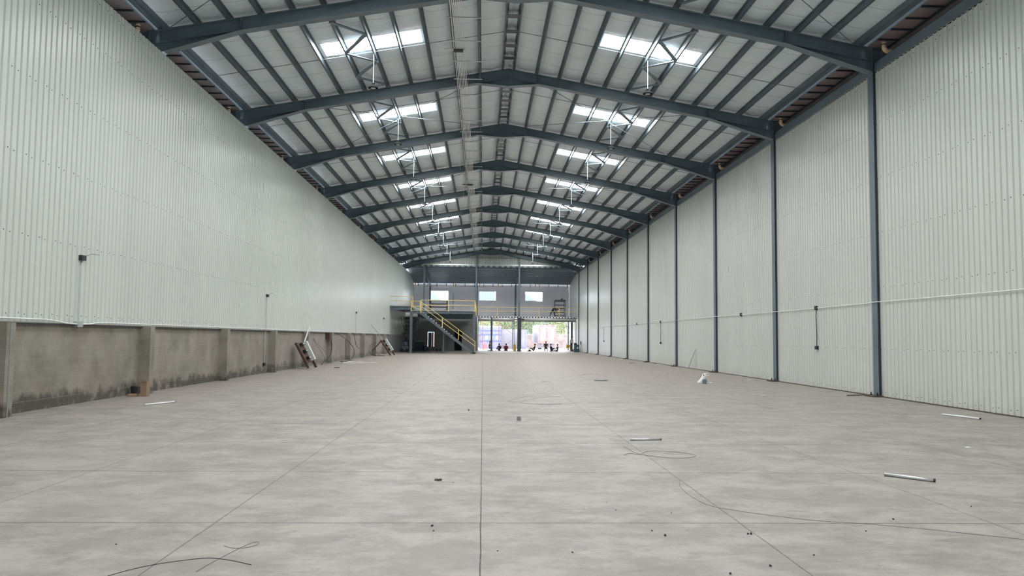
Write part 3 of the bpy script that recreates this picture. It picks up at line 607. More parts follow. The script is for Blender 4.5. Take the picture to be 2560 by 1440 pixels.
wire([(-1.826, 5.716), (-1.75, 5.66), (-1.67, 5.66), (-1.60, 5.74), (-1.62, 5.82), (-1.67, 5.75), (-1.75, 5.4), (-1.8, 5.1)], 'thin wire with a small hook end at the near left', .0015, 'greycloth')
wire([(2.124, 8.35), (2.02, 7.9), (2.02, 7.35), (2.135, 6.983), (2.685, 6.556), (3.123, 6.402), (3.528, 6.229), (4.147, 5.894)], 'long sweeping wire across the near right floor', .0015, 'greycloth')
wire([(1.84, 10.1), (1.95, 10.25), (2.06, 10.15), (2.2, 10.42), (2.45, 10.47), (2.72, 10.25), (2.74, 10.0), (2.5, 9.85), (2.2, 10.0), (2.04, 10.25), (1.98, 10.9)], 'looped thin wire in front of the shiny steel pipe', .0022, 'greycloth')
wire([(1.75, 25.5), (2.1, 26.9), (2.32, 26.0), (2.02, 22.6), (1.52, 21.3), (1.5, 23), (1.75, 25.5)], 'faint wire loop in the middle floor, round one', .0025, 'bluegrey')
wire([(.61, 18.5), (1.2, 20.1), (2.02, 20.0), (1.4, 19.6), (.87, 18.0), (1.83, 17.86), (1.3, 17.7), (.61, 18.5)], 'faint flattened wire loops left of the second joint', .002, 'bluegrey')
wire([(3.9, 31.5), (4.6, 33), (4.9, 30.5), (4.4, 28.2), (3.9, 28.6), (3.8, 30), (3.9, 31.5)], 'faint wire ring beside the slim dark rod', .003, 'bluegrey')
thing('leaning_angle', M().bar((10.5, 39.6, 0), (10.73, 38.95, 1.0), .03, .03), 'galv', (10.5, 39.6, 0), 'thin steel angle leaning against the right wall in the fourth bay', 'steel angle')
thing('upright_angle', M().bar((10.72, 38.9, 0), (10.735, 38.9, 1.05), .02, .02), 'galv', (10.72, 38.9, 0), 'thin upright steel angle beside the leaning one at the right wall', 'steel angle')

# ------------------------------------------------------------------ far end: gable over the last frame, lean-to roof, end wall
m = M(); n = 64
x = XR-9.6
while x < XR+9.5:                                    # corrugated gable infill
    a, b = x, x+.3; za, zb = zt(a-XR)+.22, zt(b-XR)+.22
    m.add([(a, Y9+.33, 9.42), (a+.2, Y9+.33, 9.42), (a+.24, Y9+.37, 9.42), (b-.02, Y9+.37, 9.42), (b, Y9+.33, 9.42), (a, Y9+.33, za), (a+.2, Y9+.33, za), (a+.24, Y9+.37, za), (b-.02, Y9+.37, zb), (b, Y9+.33, zb)], [(0,1,6,5),(1,2,7,6),(2,3,8,7),(3,4,9,8)]); x += .3
struct('wall_gable', m, mat('gable_sheet', (.40, .43, .40), .5, var=.05, vs=2))
t = empty('gable_beam', (XR, Y9+.3, 9.5), 'pale horizontal channel beam with a dark deck edge across the far gable', 'beam')
build('channel', M().box(-8.7, 10.7, Y9+.28, Y9+.34, 9.57, 9.72), 'galv', t)
mm = M(); x = -8.6
while x < 10.6: mm.py([(x, 9.40), (x, 9.50), (x+.06, 9.55), (x+.26, 9.55), (x+.32, 9.50), (x+.32, 9.40)], Y9+.30, Y9+.36); x += .64
build('deck_edge', mm, 'deck', t)
thing('gable_rail', M().box(-2.6, 4.2, Y9+.28, Y9+.32, 10.42, 10.47), 'steel', (XR, Y9+.3, 10.42), 'dark horizontal rail high on the far gable sheet', 'rail')
m = M(); n = 15; prof = []
for i in range(n):
    y0 = Y9+.3+(YE-Y9-.3)*i/n; st = (YE-Y9-.3)/n
    for u, dz in ((0, 0), (.30, 0), (.42, .16), (.88, .16)): prof.append((y0+u*st, 9.40-(9.40-8.16)*(i+u)/n+dz))
for y, z in prof: m.v += [(-8.7, y, z), (10.8, y, z)]
m.f = [(2*i, 2*i+1, 2*i+3, 2*i+2) for i in range(len(prof)-1)]; m.mi = [0]*len(m.f)
m.py([(-8.7, 9.38), (10.8, 9.38), (10.8, 9.60), (-8.7, 9.60)], Y9+.371, Y9+.40); struct('ceiling_lean_to', m, 'leanroof')
for i in range(14):
    yy = Y9+1.05+i*.64; z = 9.40-(9.40-8.16)*(yy-Y9-.3)/(YE-Y9-.3)
    thing('lean_to_purlin', M().box(-8.6, 10.7, yy-.05, yy+.01, z-.10, z-.09).box(-8.6, 10.7, yy-.05, yy-.045, z-.10, z-.035).box(-8.6, 10.7, yy+.005, yy+.01, z-.10, z-.01), 'purlin_lit', (0, yy, z-.1), '%s crosswise purlin under the dark lean-to roof' % (ORDN[i].capitalize() if i < 12 else ('Thirteenth' if i == 12 else 'Farthest')), 'purlin', 'lean-to purlins')  # paler than other purlins: light caught on the lips is in the colour
for s in (-1, 1):
    xx = XL-.03 if s < 0 else XRW
# gable posts
for x, z0, z1, lab in ((-6.62, 3.98, 9.42, 'left blue-grey post rising from the platform to the lean-to roof'), (-.81, 3.9, 10.75, 'middle tall blue-grey post at the end of the platform'), (4.01, 3.9, 10.4, 'right blue-grey post standing between the roller doors and roof')):
    thing('gable_post', M().box(x-.085, x+.085, Y9+.02, Y9+.03, z0, z1).box(x-.006, x+.006, Y9+.03, Y9+.2, z0, z1).box(x-.085, x+.085, Y9+.2, Y9+.21, z0, z1), 'purlin', (x, Y9+.1, z0), lab, 'post', 'gable posts')
    thing('lean_to_rafter', M().bar((x, Y9+.45, 9.08), (x, YE-.25, 7.95), .12, .2), 'purlin', (x, YE-.2, 8.1), 'sloping rafter of the lean-to behind the %s post' % lab.split()[0], 'rafter', 'lean-to rafters')
    thing('end_wall_column', M().box(x-.09, x+.09, YE-.22, YE-.01, 3.9, 8.1), 'steel', (x, YE-.1, 3.9), 'dark steel column against the far plaster wall, %s one' % lab.split()[0], 'column', 'end wall columns')
# end wall with three window openings
WIN = [(-6.595, -4.354, 6.11, 7.27), (-.543, 1.588, 6.10, 7.27), (5.21, 7.405, 6.13, 7.28)]
m = M(); xs = [-8.73]+[v for w_ in WIN for v in w_[:2]]+[10.8]
m.box(-8.73, 10.8, YE, YE+.2, 3.7, 6.1); m.box(-8.73, 10.8, YE, YE+.2, 7.28, 8.5)
for i in range(0, len(xs), 2): m.box(xs[i], xs[i+1], YE, YE+.2, 6.1, 7.28)
struct('wall_back', m, 'plaster')
for i, (a, b, c, d_) in enumerate(WIN):
    wn = struct('window_%d' % (i+1), M().box(a, b, YE+.03, YE+.07, c-.02, c+.03).box(a, b, YE+.03, YE+.07, d_-.04, d_+.02).box(a-.01, a+.03, YE+.03, YE+.07, c, d_).box(b-.03, b+.01, YE+.03, YE+.07, c, d_), 'white')
# gutter truss at the end wall
t = empty('eave_truss', (XR, YE-.4, 7.85), 'thin dark eave truss with short uprights along the top of the far wall', 'truss')
build('top_rail', M().box(-8.6, 10.6, YE-.42, YE-.38, 8.20, 8.24), 'strap', t); build('bottom_rail', M().box(-8.6, 10.6, YE-.42, YE-.38, 7.84, 7.87), 'gutter', t)
for i in range(17): build('upright', M().box(-8.1+1.16*i-.03, -8.1+1.16*i+.03, YE-.43, YE-.39, 7.8, 8.24), 'strap', t)
for i, x in enumerate((-8.5, -3.76, -.48, 1.85, 6.48, 10.5)):
    thing('end_wall_drain', M().tube([(x, YE-.15, 8.2), (x, YE-.15, 7.98), (x, YE-.12, 7.8)], .07, 10), 'pvc', (x, YE-.15, 7.8), 'beige drain stub at the top of the far wall, %s from the left' % ORDN[i], 'drain pipe', 'drain stubs at the far wall')
for i, (x, y) in enumerate(((-4.2, 91), (2.2, 91), (6.2, 91))):
    z = 9.42-(y-Y9)*.113-.09
    t = empty('round_ceiling_lamp', (x, y, z-.1), 'small round lamp under the dark lean-to roof, %s from the left' % ORDN[i], 'lamp', 'lamps under the lean-to'); build('body', M().lathe((x, y, z-.1), [(.1, 0), (.12, .06), (.04, .1)], 12), 'white', t); build('stem', M().tube([(x, y, z-.02), (x, y, z+.15)], .02, 6), 'dark', t)
t = empty('wall_pole', (-3.75, YE-.1, 5.1), 'thin dark pole with a small head beside the left far window', 'pole'); build('pole', M().tube([(-3.76, YE-.08, 5.0), (-3.74, YE-.08, 6.75), (-3.8, YE-.08, 6.98)], .03, 7), 'steel', t)

# ------------------------------------------------------------------ platforms
YM = 72.4
def decking(m, x0, x1, y0, y1, z, per=.335):
    x = x0
    while x < x1-.05:
        w_ = min(per, x1-x); m.py([(x, z-.06), (x, z-.005), (x+.09, z+.03), (x+.21, z+.03), (x+w_-.03, z-.02), (x+w_, z-.06)], y0, y1); x += per
t = empty('stair_platform', (-3.9, YM, 0), 'dark steel platform with a concrete deck reached by the yellow-railed stairs', 'platform')
build('deck_slab', M().box(-6.68, -.97, YM+.02, 86.9, 3.93, 4.01), 'slab', t); mm = M(); decking(mm, -6.68, -.97, YM-.02, 86.9, 3.90); build('deck_sheet', mm, 'deck', t)
build('edge_beam', M().box(-6.68, -.97, YM, YM+.08, 3.67, 3.85).box(-6.68, -.97, YM+.08, YM+.1, 3.68, 3.84), 'purlin', t)
for yy in (79.5, 84.6): build('cross_beam', M().box(-6.68, -.97, yy, yy+.12, 3.5, 3.84), 'steel', t)
for x0, x1 in ((-6.79, -6.57), (-.93, -.70)): build('post', M().box(x0, x1, YM+.02, YM+.22, 0, 3.9), 'purlin', t)
t = empty('raised_platform', (-7.6, YM, 3.9), 'higher short platform between the stairs platform and the left wall', 'platform')
build('deck_slab', M().box(-8.62, -6.72, YM+.02, 86.9, 4.32, 4.42), 'slab', t); mm = M(); decking(mm, -8.62, -6.74, YM-.02, 86.9, 4.27); build('deck_sheet', mm, 'deck', t)
build('edge_beam', M().box(-8.62, -6.74, YM, YM+.1, 4.0, 4.22), 'purlin', t)
thing('ramp_plate', M().bar((-6.6, 73.6, 4.38), (-5.95, 73.6, 4.02), .7, .02, up=(0, 0, 1)), 'galv', (-6.3, 73.6, 4.1), 'pale ramp plate joining the two platform levels', 'ramp')
t = empty('rear_gallery', (1, Y9+.3, 3.6), 'long upper gallery deck over the roller doors across the far end', 'platform')
build('deck_slab', M().box(-8.65, 10.7, Y9+.35, YE-.01, 3.86, 3.92), 'slab', t)
x = -.55
while x < 10.4: build('deck_rib', M().box(x, x+.16, Y9+.3, Y9+.6, 3.78, 3.86), 'deck', t); x += .335
build('edge_beam', M().box(-.6, 10.6, Y9+.3, Y9+.36, 3.70, 3.78), 'strap', t); build('top_angle', M().box(-.6, 10.6, Y9+.28, Y9+.34, 3.86, 3.90), 'slab', t); build('daylight_gap_sheet', M().box(-.5, 10.65, Y9+.36, YE-.02, 3.845, 3.858), 'white', t)  # white sheet added to imitate daylight showing between the deck ribs
# stairs
t = empty('steel_staircase', (-3.3, 71.8, 0), 'straight dark steel staircase climbing left to the platform', 'staircase')
xt, zt_, xb = -5.72, 3.85, -.93; n = 20
for yy in (71.35, 72.2): build('stringer', M().bar((xt, yy, zt_-.14), (xb, yy, .04), .05, .22), 'purlin', t)
for i in range(n):
    x = xt+(xb-xt)*(i+.5)/n; z = zt_-(zt_)*(i+1)/n+.12
    if z < .1: continue
    build('tread', M().box(x-.13, x+.13, 71.37, 72.2, z, z+.03).box(x+.11, x+.13, 71.37, 72.2, z-.1, z), 'galv' if i < 15 else 'purlin', t)
build('foot_plate', M().box(-.97, -.68, 71.3, 72.25, 0, .15), 'dark', t); build('support_post', M().box(-3.69, -3.59, 72.1, 72.2, 0, 2.0), 'purlin', t)
def railing(pts, heights, posts, lab, r=.028, base=None):
    root = empty('guard_railing', tuple(posts[0][:3]), lab, 'railing', 'yellow guard railings')
    for h, nm in zip(heights, ('top_rail', 'middle_rail')):
        build(nm, M().tube([(x, y, z+h) for x, y, z in pts], r, 8), 'yellow', root)
    for x, y, z, h in posts: build('post', M().box(x-.035, x+.035, y-.03, y+.03, z, z+h), 'yellow', root)
ry = 71.35
railing([(-5.70, ry, 3.75), (-.72, ry, .15)], (.96, .56), [(-5.70, ry, 3.70, 1.02), (-3.725, ry, 2.33, .97), (-2.24, ry, 1.26, .94), (-.715, ry, .15, .97)], 'sloping yellow handrail along the staircase')
zd = 4.0
railing([(-5.765, YM, zd), (-.77, YM, zd)], (.91, .46), [(-5.765, YM, 3.88, 1.03), (-3.22, YM, 3.88, 1.03), (-.77, YM, 3.88, 1.03)], 'yellow railing along the front of the stairs platform')
railing([(-.77, YM+.1, zd), (-.77, 86.7, zd)], (.91, .46), [(-.77, YM+.3+i*2.8, 3.9, 1.0) for i in range(6)], 'yellow railing along the right side of the stairs platform, seen end-on')
railing([(-6.66, YM-.02, 3.88), (-5.83, YM-.02, 3.88)], (.93, .45), [(-6.68, YM-.02, 3.88, .95), (-5.86, YM-.02, 3.88, .95)], 'short yellow railing at the head of the stairs')
railing([(-8.6, YM, 4.4), (-6.55, YM, 4.4)], (.84, .42), [(-6.55, YM, 4.27, .98)], 'yellow railing along the raised platform')
railing([(-.68, Y9+.35, 3.9), (10.6, Y9+.35, 3.9)], (1.0, .57), [(1.58, Y9+.35, 3.8, 1.1), (6.29, Y9+.35, 3.8, 1.1), (8.54, Y9+.35, 3.8, 1.1)], 'long yellow railing along the rear gallery')

# ------------------------------------------------------------------ wall behind the platform and the roller doors
YD = 87.25
m = M()
for a, b in ((-8.7, -6.235), (-5.37, -3.18), (-2.36, -.56)): m.box(a, b, YD, YD+.12, 0, 3.8)
m.box(-6.235, -5.37, YD, YD+.12, 2.09, 3.8); m.box(-6.235, -5.37, YD, YD+.12, 0, .38); m.box(-3.18, -2.36, YD, YD+.12, 2.13, 3.8)
struct('wall_partition', m, 'undwall')
struct('wall_dark_backing', M().box(-4.3, -4.2, YD+.13, 90, 0, 3.8).box(-1.4, -1.3, YD+.13, 90, 0, 3.8).box(-4.3, -1.3, 90, 90.1, 0, 3.8), 'dark')  # near-black box added so the open doorway looks dark inside
dr = struct('door_1', M().box(-3.98, -3.2, YD-.06, YD-.01, 0.01, 2.11), 'door'); build('door_handle', M().box(-3.9, -3.86, YD-.11, YD-.06, .95, 1.1), 'dark', dr)
d2 = struct('door_2', M().box(-3.19, -3.16, YD-.03, YD+.13, 0, 2.13).box(-2.38, -2.35, YD-.03, YD+.13, 0, 2.13).box(-3.19, -2.35, YD-.03, YD+.13, 2.11, 2.15), 'dark')
d3 = struct('window_4', M().box(-6.25, -6.18, YD-.03, YD+.13, .38, 2.1).box(-5.42, -5.36, YD-.03, YD+.13, .38, 2.1), 'dark'); build('glass_leaf', M().box(-6.10, -5.72, YD+.05, YD+.07, .38, 1.98), 'glassblue', d3); build('side_leaf', M().box(-5.70, -5.52, YD+.02, YD+.05, .38, 2.02), 'undwall', d3)
# roller doors
for i, (a, b, lab) in enumerate(((-.56, .895, 'narrow roller shutter rolled up at the left of the far opening'), (1.02, 3.54, 'rolled-up roller shutter in the middle of the far end'), (4.25, 10.48, 'widest roller shutter rolled up over the right opening'))):
    t = empty('roller_shutter', ((a+b)/2, YD, 3.4), lab, 'roller shutter', 'rolled-up shutters')
    build('barrel', M().tube([(a+.02, YD-.05, 3.59), (b-.02, YD-.05, 3.59)], .15, 16), 'rollup', t, smooth=True); build('hood', M().box(a, b, YD+.1, YD+.14, 3.40, 3.76).box(a, b, YD-.2, YD+.14, 3.40, 3.42), 'rollup', t)
    build('bottom_bar', M().box(a+.03, b-.03, YD-.02, YD+.03, 3.33, 3.40), 'purlin', t)
    for x in (a, b-.05): build('guide_rail', M().box(x, x+.05, YD-.02, YD+.08, 0, 3.4), 'purlin', t)
thing('door_mullion', M().box(.90, 1.015, YD-.06, YD+.1, 0, 3.78), 'darkpost', (.96, YD, 0), 'slim dark mullion between the two left shutters', 'post')
thing('door_pier', M().box(3.85, 4.235, YD-.12, YD+.14, 0, 3.7).box(3.92, 4.16, YD-.16, YD-.12, 0, 3.7), 'darkpost', (4.04, YD, 0), 'wide dark steel pier between the roller doors', 'post')
for i, (a, b) in enumerate(((3.5, 3.85), (4.24, 4.6))): thing('door_motor', M().tube([(a, YD-.22, 3.58), (b, YD-.22, 3.58)], .07, 10), 'dark', (a, YD, 3.5), 'small dark shutter motor on the %s side of the pier' % ('left' if i == 0 else 'right'), 'motor', 'shutter motors')
thing('door_jamb', M().box(-.69, -.58, YD-.2, YD-.01, 0, 3.8), 'plaster', (-.63, YD, 0), 'pale door jamb at the left edge of the far opening', 'jamb')
thing('threshold_strip', M().box(-.56, 3.8, YD-.1, YD+.05, 0, .03), 'slab', (1.5, YD, 0), 'pale threshold strip under the left shutters', 'threshold')
for x, w_, y, lab, mt in ((10.78, .17, YE-.1, 'grey outer column seen through the right opening', 'purlin'), (10.35, .2, 90.5, 'dark inner column beside the grey one in the right opening', 'strap'), (3.72, .13, YE-.1, 'grey column seen just left of the dark pier', 'purlin'), (-.9, .15, YE-.1, 'porch column hidden at the left of the opening', 'purlin')):
    thing('porch_column', M().box(x-w_/2 if x < 10.7 else 10.55, x+w_/2 if x < 10.7 else 10.72, y-.1, y+.08, 0, 3.85), mt, (x, y, 0), lab, 'column', 'porch columns')

# ------------------------------------------------------------------ clutter under the platform
def frame_tower(name, x0, x1, y0, y1, z0, z1, nr, mt, lab, diag=False, r=.025, cat='scaffold', group='scaffold towers'):
    t = empty(name, ((x0+x1)/2, (y0+y1)/2, z0), lab, cat, group)
    for y in (y0, y1):
        for x in (x0, x1): build('standard', M().tube([(x, y, z0), (x, y, z1)], r, 6), mt, t)
        for i in range(nr):
            z = z0+(z1-z0)*(i+.6)/nr; build('rung', M().tube([(x0, y, z), (x1, y, z)], r*.8, 6), mt, t)
    if diag:
        build('cross_brace', M().tube([(x0, y0, z0+.05), (x1, y0, z0+(z1-z0)*.45)], r*.7, 5).tube([(x1, y0, z0+.05), (x0, y0, z0+(z1-z0)*.45)], r*.7, 5), mt, t)
    return t
frame_tower('scaffold_tower', -8.1, -7.1, 80, 81.3, 0, 3.55, 9, 'black', 'tall black ladder-framed scaffold in the shade under the platform')
t = empty('storage_cabinet', (-6.85, 85.2, 0), 'low dark teal cabinet against the wall under the platform', 'cabinet'); build('body', M().box(-7.35, -6.3, 85, 85.6, 0, 1.0), 'teal', t); build('worktop', M().box(-7.4, -6.28, 84.97, 85.62, 1.0, 1.04), 'galv', t); build('door', M().box(-6.82, -6.33, 84.97, 85.0, .06, .96), 'teal', t)
thing('support_column', M().box(-7.36, -7.06, 86.3, 86.5, 0, 3.5), 'steel', (-7.2, 86.4, 0), 'dark column behind the teal cabinet under the platform', 'column')
thing('leaning_board', M().box(-8.64, -8.2, 83.2, 83.26, 0, 1.92), 'undwall', (-8.4, 83.2, 0), 'tall grey-green board standing in the left corner under the platform', 'board')
thing('dark_tarp', M().blob((-8.05, 82.5, .7), (.25, .2, .75), 8, .3, 4), 'blue', (-8.05, 82.5, 0), 'dark upright bundle beside the grey-green board', 'bundle')
t = empty('concrete_mixer', (-7.75, 78.2, 0), 'blue-grey site machine with a round drum near the left front post', 'machine'); build('body', M().box(-8.05, -7.5, 77.9, 78.6, .15, .6), 'bluegrey', t); build('drum', M().lathe((-7.75, 78.2, .6), [(.12, 0), (.22, .12), (.2, .3), (.1, .4)], 14), 'bluegrey', t)
for x in (-8.0, -7.55): build('wheel', M().tube([(x, 77.85, .15), (x, 77.9, .15)], .15, 14), 'black', t)
t = empty('blue_drum', (-6.2, 84.2, 0), 'dark blue plastic drum below the bright window', 'drum'); build('body', M().lathe((-6.2, 84.2, 0), [(.22, 0), (.25, .2), (.24, .4), (.25, .6), (.22, .62)], 16), 'blue', t); build('lid', M().lathe((-6.2, 84.2, .62), [(.24, 0), (.24, .03)], 16), 'white', t)
t = empty('work_table', (-5.6, 84.4, 0), 'small dark work table below the bright window', 'table'); build('table_top', M().box(-5.95, -5.25, 84.1, 84.7, .42, .46), 'dark', t)
for x in (-5.9, -5.3):
    for y in (84.15, 84.65): build('leg', M().box(x-.02, x+.02, y-.02, y+.02, 0, .42), 'dark', t)
for x, z, s_, lab, mt in ((-5.75, 0, .22, 'grey crate under the small work table', 'bluegrey'), (-4.95, 0, .25, 'small dark crate right of the work table', 'dark'), (-4.6, 0, .32, 'dark tub farther right of the work table', 'teal'), (-5.65, .46, .16, 'small box on top of the work table', 'greycloth')):
    thing('storage_box', M().py([(x-s_/2+.02, z), (x+s_/2-.02, z), (x+s_/2, z+s_), (x-s_/2, z+s_)], 84.3, 84.3+s_), mt, (x, 84.4, z), lab, 'box', 'boxes under the platform')
thing('hanging_cable', M().tube([(-8.35, 80, 3.5), (-8.3, 80, 2.9), (-8.1, 80, 2.4), (-7.85, 80, 2.25), (-7.7, 80, 2.6), (-7.6, 80, 3.2), (-7.5, 80, 3.5)], .02, 6), 'black', (-8, 80, 2.25), 'black cable sagging under the platform near the left wall', 'cable')
# on the gallery
t = frame_tower('scaffold_bench', -6.2, -4.25, 91, 91.9, 3.92, 5.75, 1, 'strap', 'dark low scaffold frame in front of the left far window', diag=True, r=.05)
build('cross_bar', M().box(-6.2, -4.25, 90.95, 91.05, 5.28, 5.42), 'strap', t)
t = frame_tower('scaffold_tower', 8.5, 9.72, 92, 93.2, 3.92, 6.05, 5, 'strap', 'small dark scaffold tower on the gallery at the right', r=.03)
build('platform_board', M().box(8.45, 9.78, 91.95, 93.25, 5.98, 6.04), 'strap', t)
t = empty('paint_bucket', (9.35, 92.4, 6.04), 'blue and white bucket on top of the gallery scaffold tower', 'bucket'); build('body', M().lathe((9.35, 92.4, 6.04), [(.12, 0), (.15, .3), (.145, .31)], 14), 'white', t); build('blue_band', M().lathe((9.35, 92.4, 6.1), [(.142, 0), (.152, .12)], 14), 'blue', t)
# green equipment right of the doors
t = empty('equipment_case', (10.2, 85, 0), 'dark teal equipment case against the right wall by the doorway', 'equipment'); build('body', M().box(9.98, 10.55, 84.9, 85.5, 0, .82), 'teal', t); build('label_plate', M().box(10.3, 10.42, 84.88, 84.9, .38, .56), 'white', t); build('top_lump', M().blob((10.15, 85.2, .86), (.18, .2, .16), 8, .4, 2), 'dark', t)
build('lower_case', M().box(9.96, 10.57, 84.85, 84.9, 0, .34), 'teal', t)
thing('leaning_shovel', M().tube([(10.62, 84.8, 0.05), (10.70, 84.9, .9)], .02, 6).bar((10.69, 84.88, .85), (10.71, 84.92, 1.2), .1, .03), 'dark', (10.6, 84.8, 0), 'dark shovel leaning on the wall beside the teal case', 'shovel')

# ------------------------------------------------------------------ people
def person(loc, rot, J, shirt, trousers, lab, hat=None, rad=1.0, held=None):
    names = list(J); idx = {n_: i for i, n_ in enumerate(names)}
    E = [('pelvis','waist'),('waist','chest'),('chest','neck'),('neck','head'),('head','crown'),('chest','shL'),('chest','shR'),('shL','elL'),('elL','haL'),('shR','elR'),('elR','haR'),('haL','fiL'),('haR','fiR'),
         ('pelvis','hiL'),('pelvis','hiR'),('hiL','knL'),('knL','anL'),('anL','toL'),('hiR','knR'),('knR','anR'),('anR','toR')]
    RD = dict(pelvis=.14, waist=.125, chest=.15, neck=.055, head=.09, crown=.075, shL=.075, shR=.075, elL=.045, elR=.045, haL=.032, haR=.032, fiL=.03, fiR=.03, hiL=.10, hiR=.10, knL=.065, knR=.065, anL=.045, anR=.045, toL=.035, toR=.035)
    me = bpy.data.meshes.new('body'); me.from_pydata([J[n_] for n_ in names], [(idx[a], idx[b]) for a, b in E], [])
    tmp = bpy.data.objects.new('tmp', me); COL.link(tmp)
    sk = tmp.modifiers.new('s', 'SKIN'); sb = tmp.modifiers.new('u', 'SUBSURF'); sb.levels = 1; sb.render_levels = 1
    for n_ in names:
        v = me.skin_vertices[0].data[idx[n_]]; v.radius = (RD[n_]*rad, RD[n_]*rad); v.use_root = n_ == 'pelvis'
    dg = bpy.context.evaluated_depsgraph_get(); out = bpy.data.meshes.new_from_object(tmp.evaluated_get(dg))
    bpy.data.objects.remove(tmp)
    for k in (shirt, trousers, 'skin', 'black'): out.materials.append(MT[k])
    grp = {}
    for n_ in names: grp[n_] = 2 if n_ in ('head','crown','neck','fiL','fiR','haL','haR') else 3 if n_ in ('toL','toR') else 1 if n_[:2] in ('pe','hi','kn','an') else 0
    for p in out.polygons:
        c = p.center; p.material_index = grp[min(names, key=lambda n_: (Vector(J[n_])-c).length)]; p.use_smooth = True
    lo = min(v.co.z for v in out.vertices)
    for v in out.vertices: v.co.z -= lo
    o = bpy.data.objects.new('person', out); COL.link(o); o.location = loc; o.rotation_euler = (0, 0, rot); ORG[o] = (0, 0, 0); tag(o, lab, 'person')
    hc = Vector(J['crown'])-Vector((0, 0, lo))
    hd = M().blob(tuple(hc+Vector((0, .01, .015))), (.1*rad, .11*rad, .085*rad), 8, .05, 1, flat=hc.z-.04)
    build('hat' if hat else 'hair', hd, hat or 'hair', o, smooth=True)
    fc = Vector(J['head'])-Vector((0, 0, lo))
    return o
def sit(lean=0., legs=-1, spread=.16, hug=True):     # sitting on the ground, legs towards -Y when legs=-1
    L = legs
    return dict(pelvis=(0,0,.14), waist=(0,.0+lean*.3,.30), chest=(0,lean*.6,.48), neck=(0,lean*.75-.0,.62), head=(0,lean*.85+L*.03,.70), crown=(0,lean*.9+L*.03,.79),
        shL=(-.18,lean*.6,.53), shR=(.18,lean*.6,.53), elL=(-.25,L*.12,.33), elR=(.25,L*.12,.33), haL=(-.14,L*.30,.36), haR=(.14,L*.30,.36), fiL=(-.08,L*.36,.36), fiR=(.08,L*.36,.36),
        hiL=(-.1,L*.05,.12), hiR=(.1,L*.05,.12), knL=(-spread,L*.38,.40), knR=(spread,L*.38,.40), anL=(-spread,L*.62,.07), anR=(spread,L*.62,.07), toL=(-spread,L*.78,.04), toR=(spread,L*.78,.04))
def stand(lean=0.):
    return dict(pelvis=(0,0,.95), waist=(0,0,1.08), chest=(0,-lean*.2,1.3), neck=(0,-lean*.4,1.47), head=(0,-lean*.5-.02,1.58), crown=(0,-lean*.5,1.68),
        shL=(-.19,-lean*.25,1.37), shR=(.19,-lean*.25,1.37), elL=(-.26,-.02,1.1), elR=(.26,-.02,1.1), haL=(-.24,-.12,.9), haR=(.24,-.12,.9), fiL=(-.23,-.15,.82), fiR=(.23,-.15,.82),
        hiL=(-.1,0,.9), hiR=(.1,0,.9), knL=(-.13,-.02,.5), knR=(.13,.0,.5), anL=(-.14,.02,.09), anR=(.14,.02,.09), toL=(-.15,-.13,.05), toR=(.15,-.13,.05))
person((1.88, 87.9, 0), R(200), sit(-.05), 'blackcloth', 'greycloth', 'person in dark clothes sitting on the doorway floor, left one behind the middle shutter', rad=.85)
person((2.62, 87.9, 0), R(180), sit(), 'maroon', 'maroon', 'person in a maroon shirt sitting with their back to the hall', rad=.85)
kneel = sit(0); kneel.update(pelvis=(0,0,.42), waist=(0,0,.58), chest=(0,-.03,.76), neck=(0,-.05,.90), head=(0,-.07,.99), crown=(0,-.07,1.08), shL=(-.17,-.03,.81), shR=(.17,-.03,.81), elL=(-.24,-.12,.6), elR=(.24,-.12,.6), haL=(-.15,-.3,.5), haR=(.15,-.3,.5), fiL=(-.12,-.36,.48), fiR=(.12,-.36,.48), hiL=(-.1,0,.38), hiR=(.1,0,.38), knL=(-.15,-.35,.30), knR=(.15,-.32,.1), anL=(-.15,-.3,.06), anR=(.14,.1,.06), toL=(-.15,-.44,.04), toR=(.14,.22,.05))
person((.74, 88.0, 0), R(90), kneel, 'khaki', 'khaki', 'person in khaki clothes and an orange hat crouching by the mullion', hat='orange', rad=.85)
person((5.78, 87.9, 0), R(-100), sit(.15), 'blackcloth', 'blackcloth', 'person in black sitting with legs stretched left in the right doorway', rad=.85)
person((7.12, 87.9, 0), R(170), dict(kneel), 'blackcloth', 'navy', 'dark-clothed person crouching upright in front of the trailer', rad=.8)
person((7.72, 88.1, 0), R(60), sit(.05), 'navy', 'blackcloth', 'dark-clothed person hunched low just right of the crouching one', rad=.8)
leg = sit(.02); leg.update(knL=(-.12,-.45,.12), knR=(.12,-.45,.14), anL=(-.12,-.85,.07), anR=(.12,-.85,.07), toL=(-.12,-.95,.12), toR=(.12,-.95,.12))
person((8.42, 87.6, 0), R(-80), leg, 'greycloth', 'greycloth', 'person in grey-purple sitting upright with legs stretched flat to the left', rad=.85)
person((10.08, 88.6, 0), R(40), stand(.3), 'whitecloth', 'blackcloth', 'standing person in a white shirt and black trousers leaning by the right column', hat=None, rad=.85)
bend = stand(); bend.update(chest=(0,-.30,1.08), waist=(0,-.12,1.02), neck=(0,-.46,1.02), head=(0,-.55,.97), crown=(0,-.62,.92), shL=(-.18,-.34,1.1), shR=(.18,-.34,1.1), elL=(-.22,-.42,.83), elR=(.22,-.42,.83), haL=(-.15,-.5,.6), haR=(.15,-.5,.6), fiL=(-.14,-.52,.52), fiR=(.14,-.52,.52), hiL=(-.12,0,.85), hiR=(.12,0,.85), knL=(-.13,-.22,.48), knR=(.15,.18,.46), anL=(-.13,-.3,.09), anR=(.15,.32,.09), toL=(-.13,-.44,.05), toR=(.15,.2,.05))
person((8.05, 90.2, 3.92), R(90), bend, 'navy', 'blackcloth', 'person in a navy shirt bending over on the rear gallery', rad=.95)
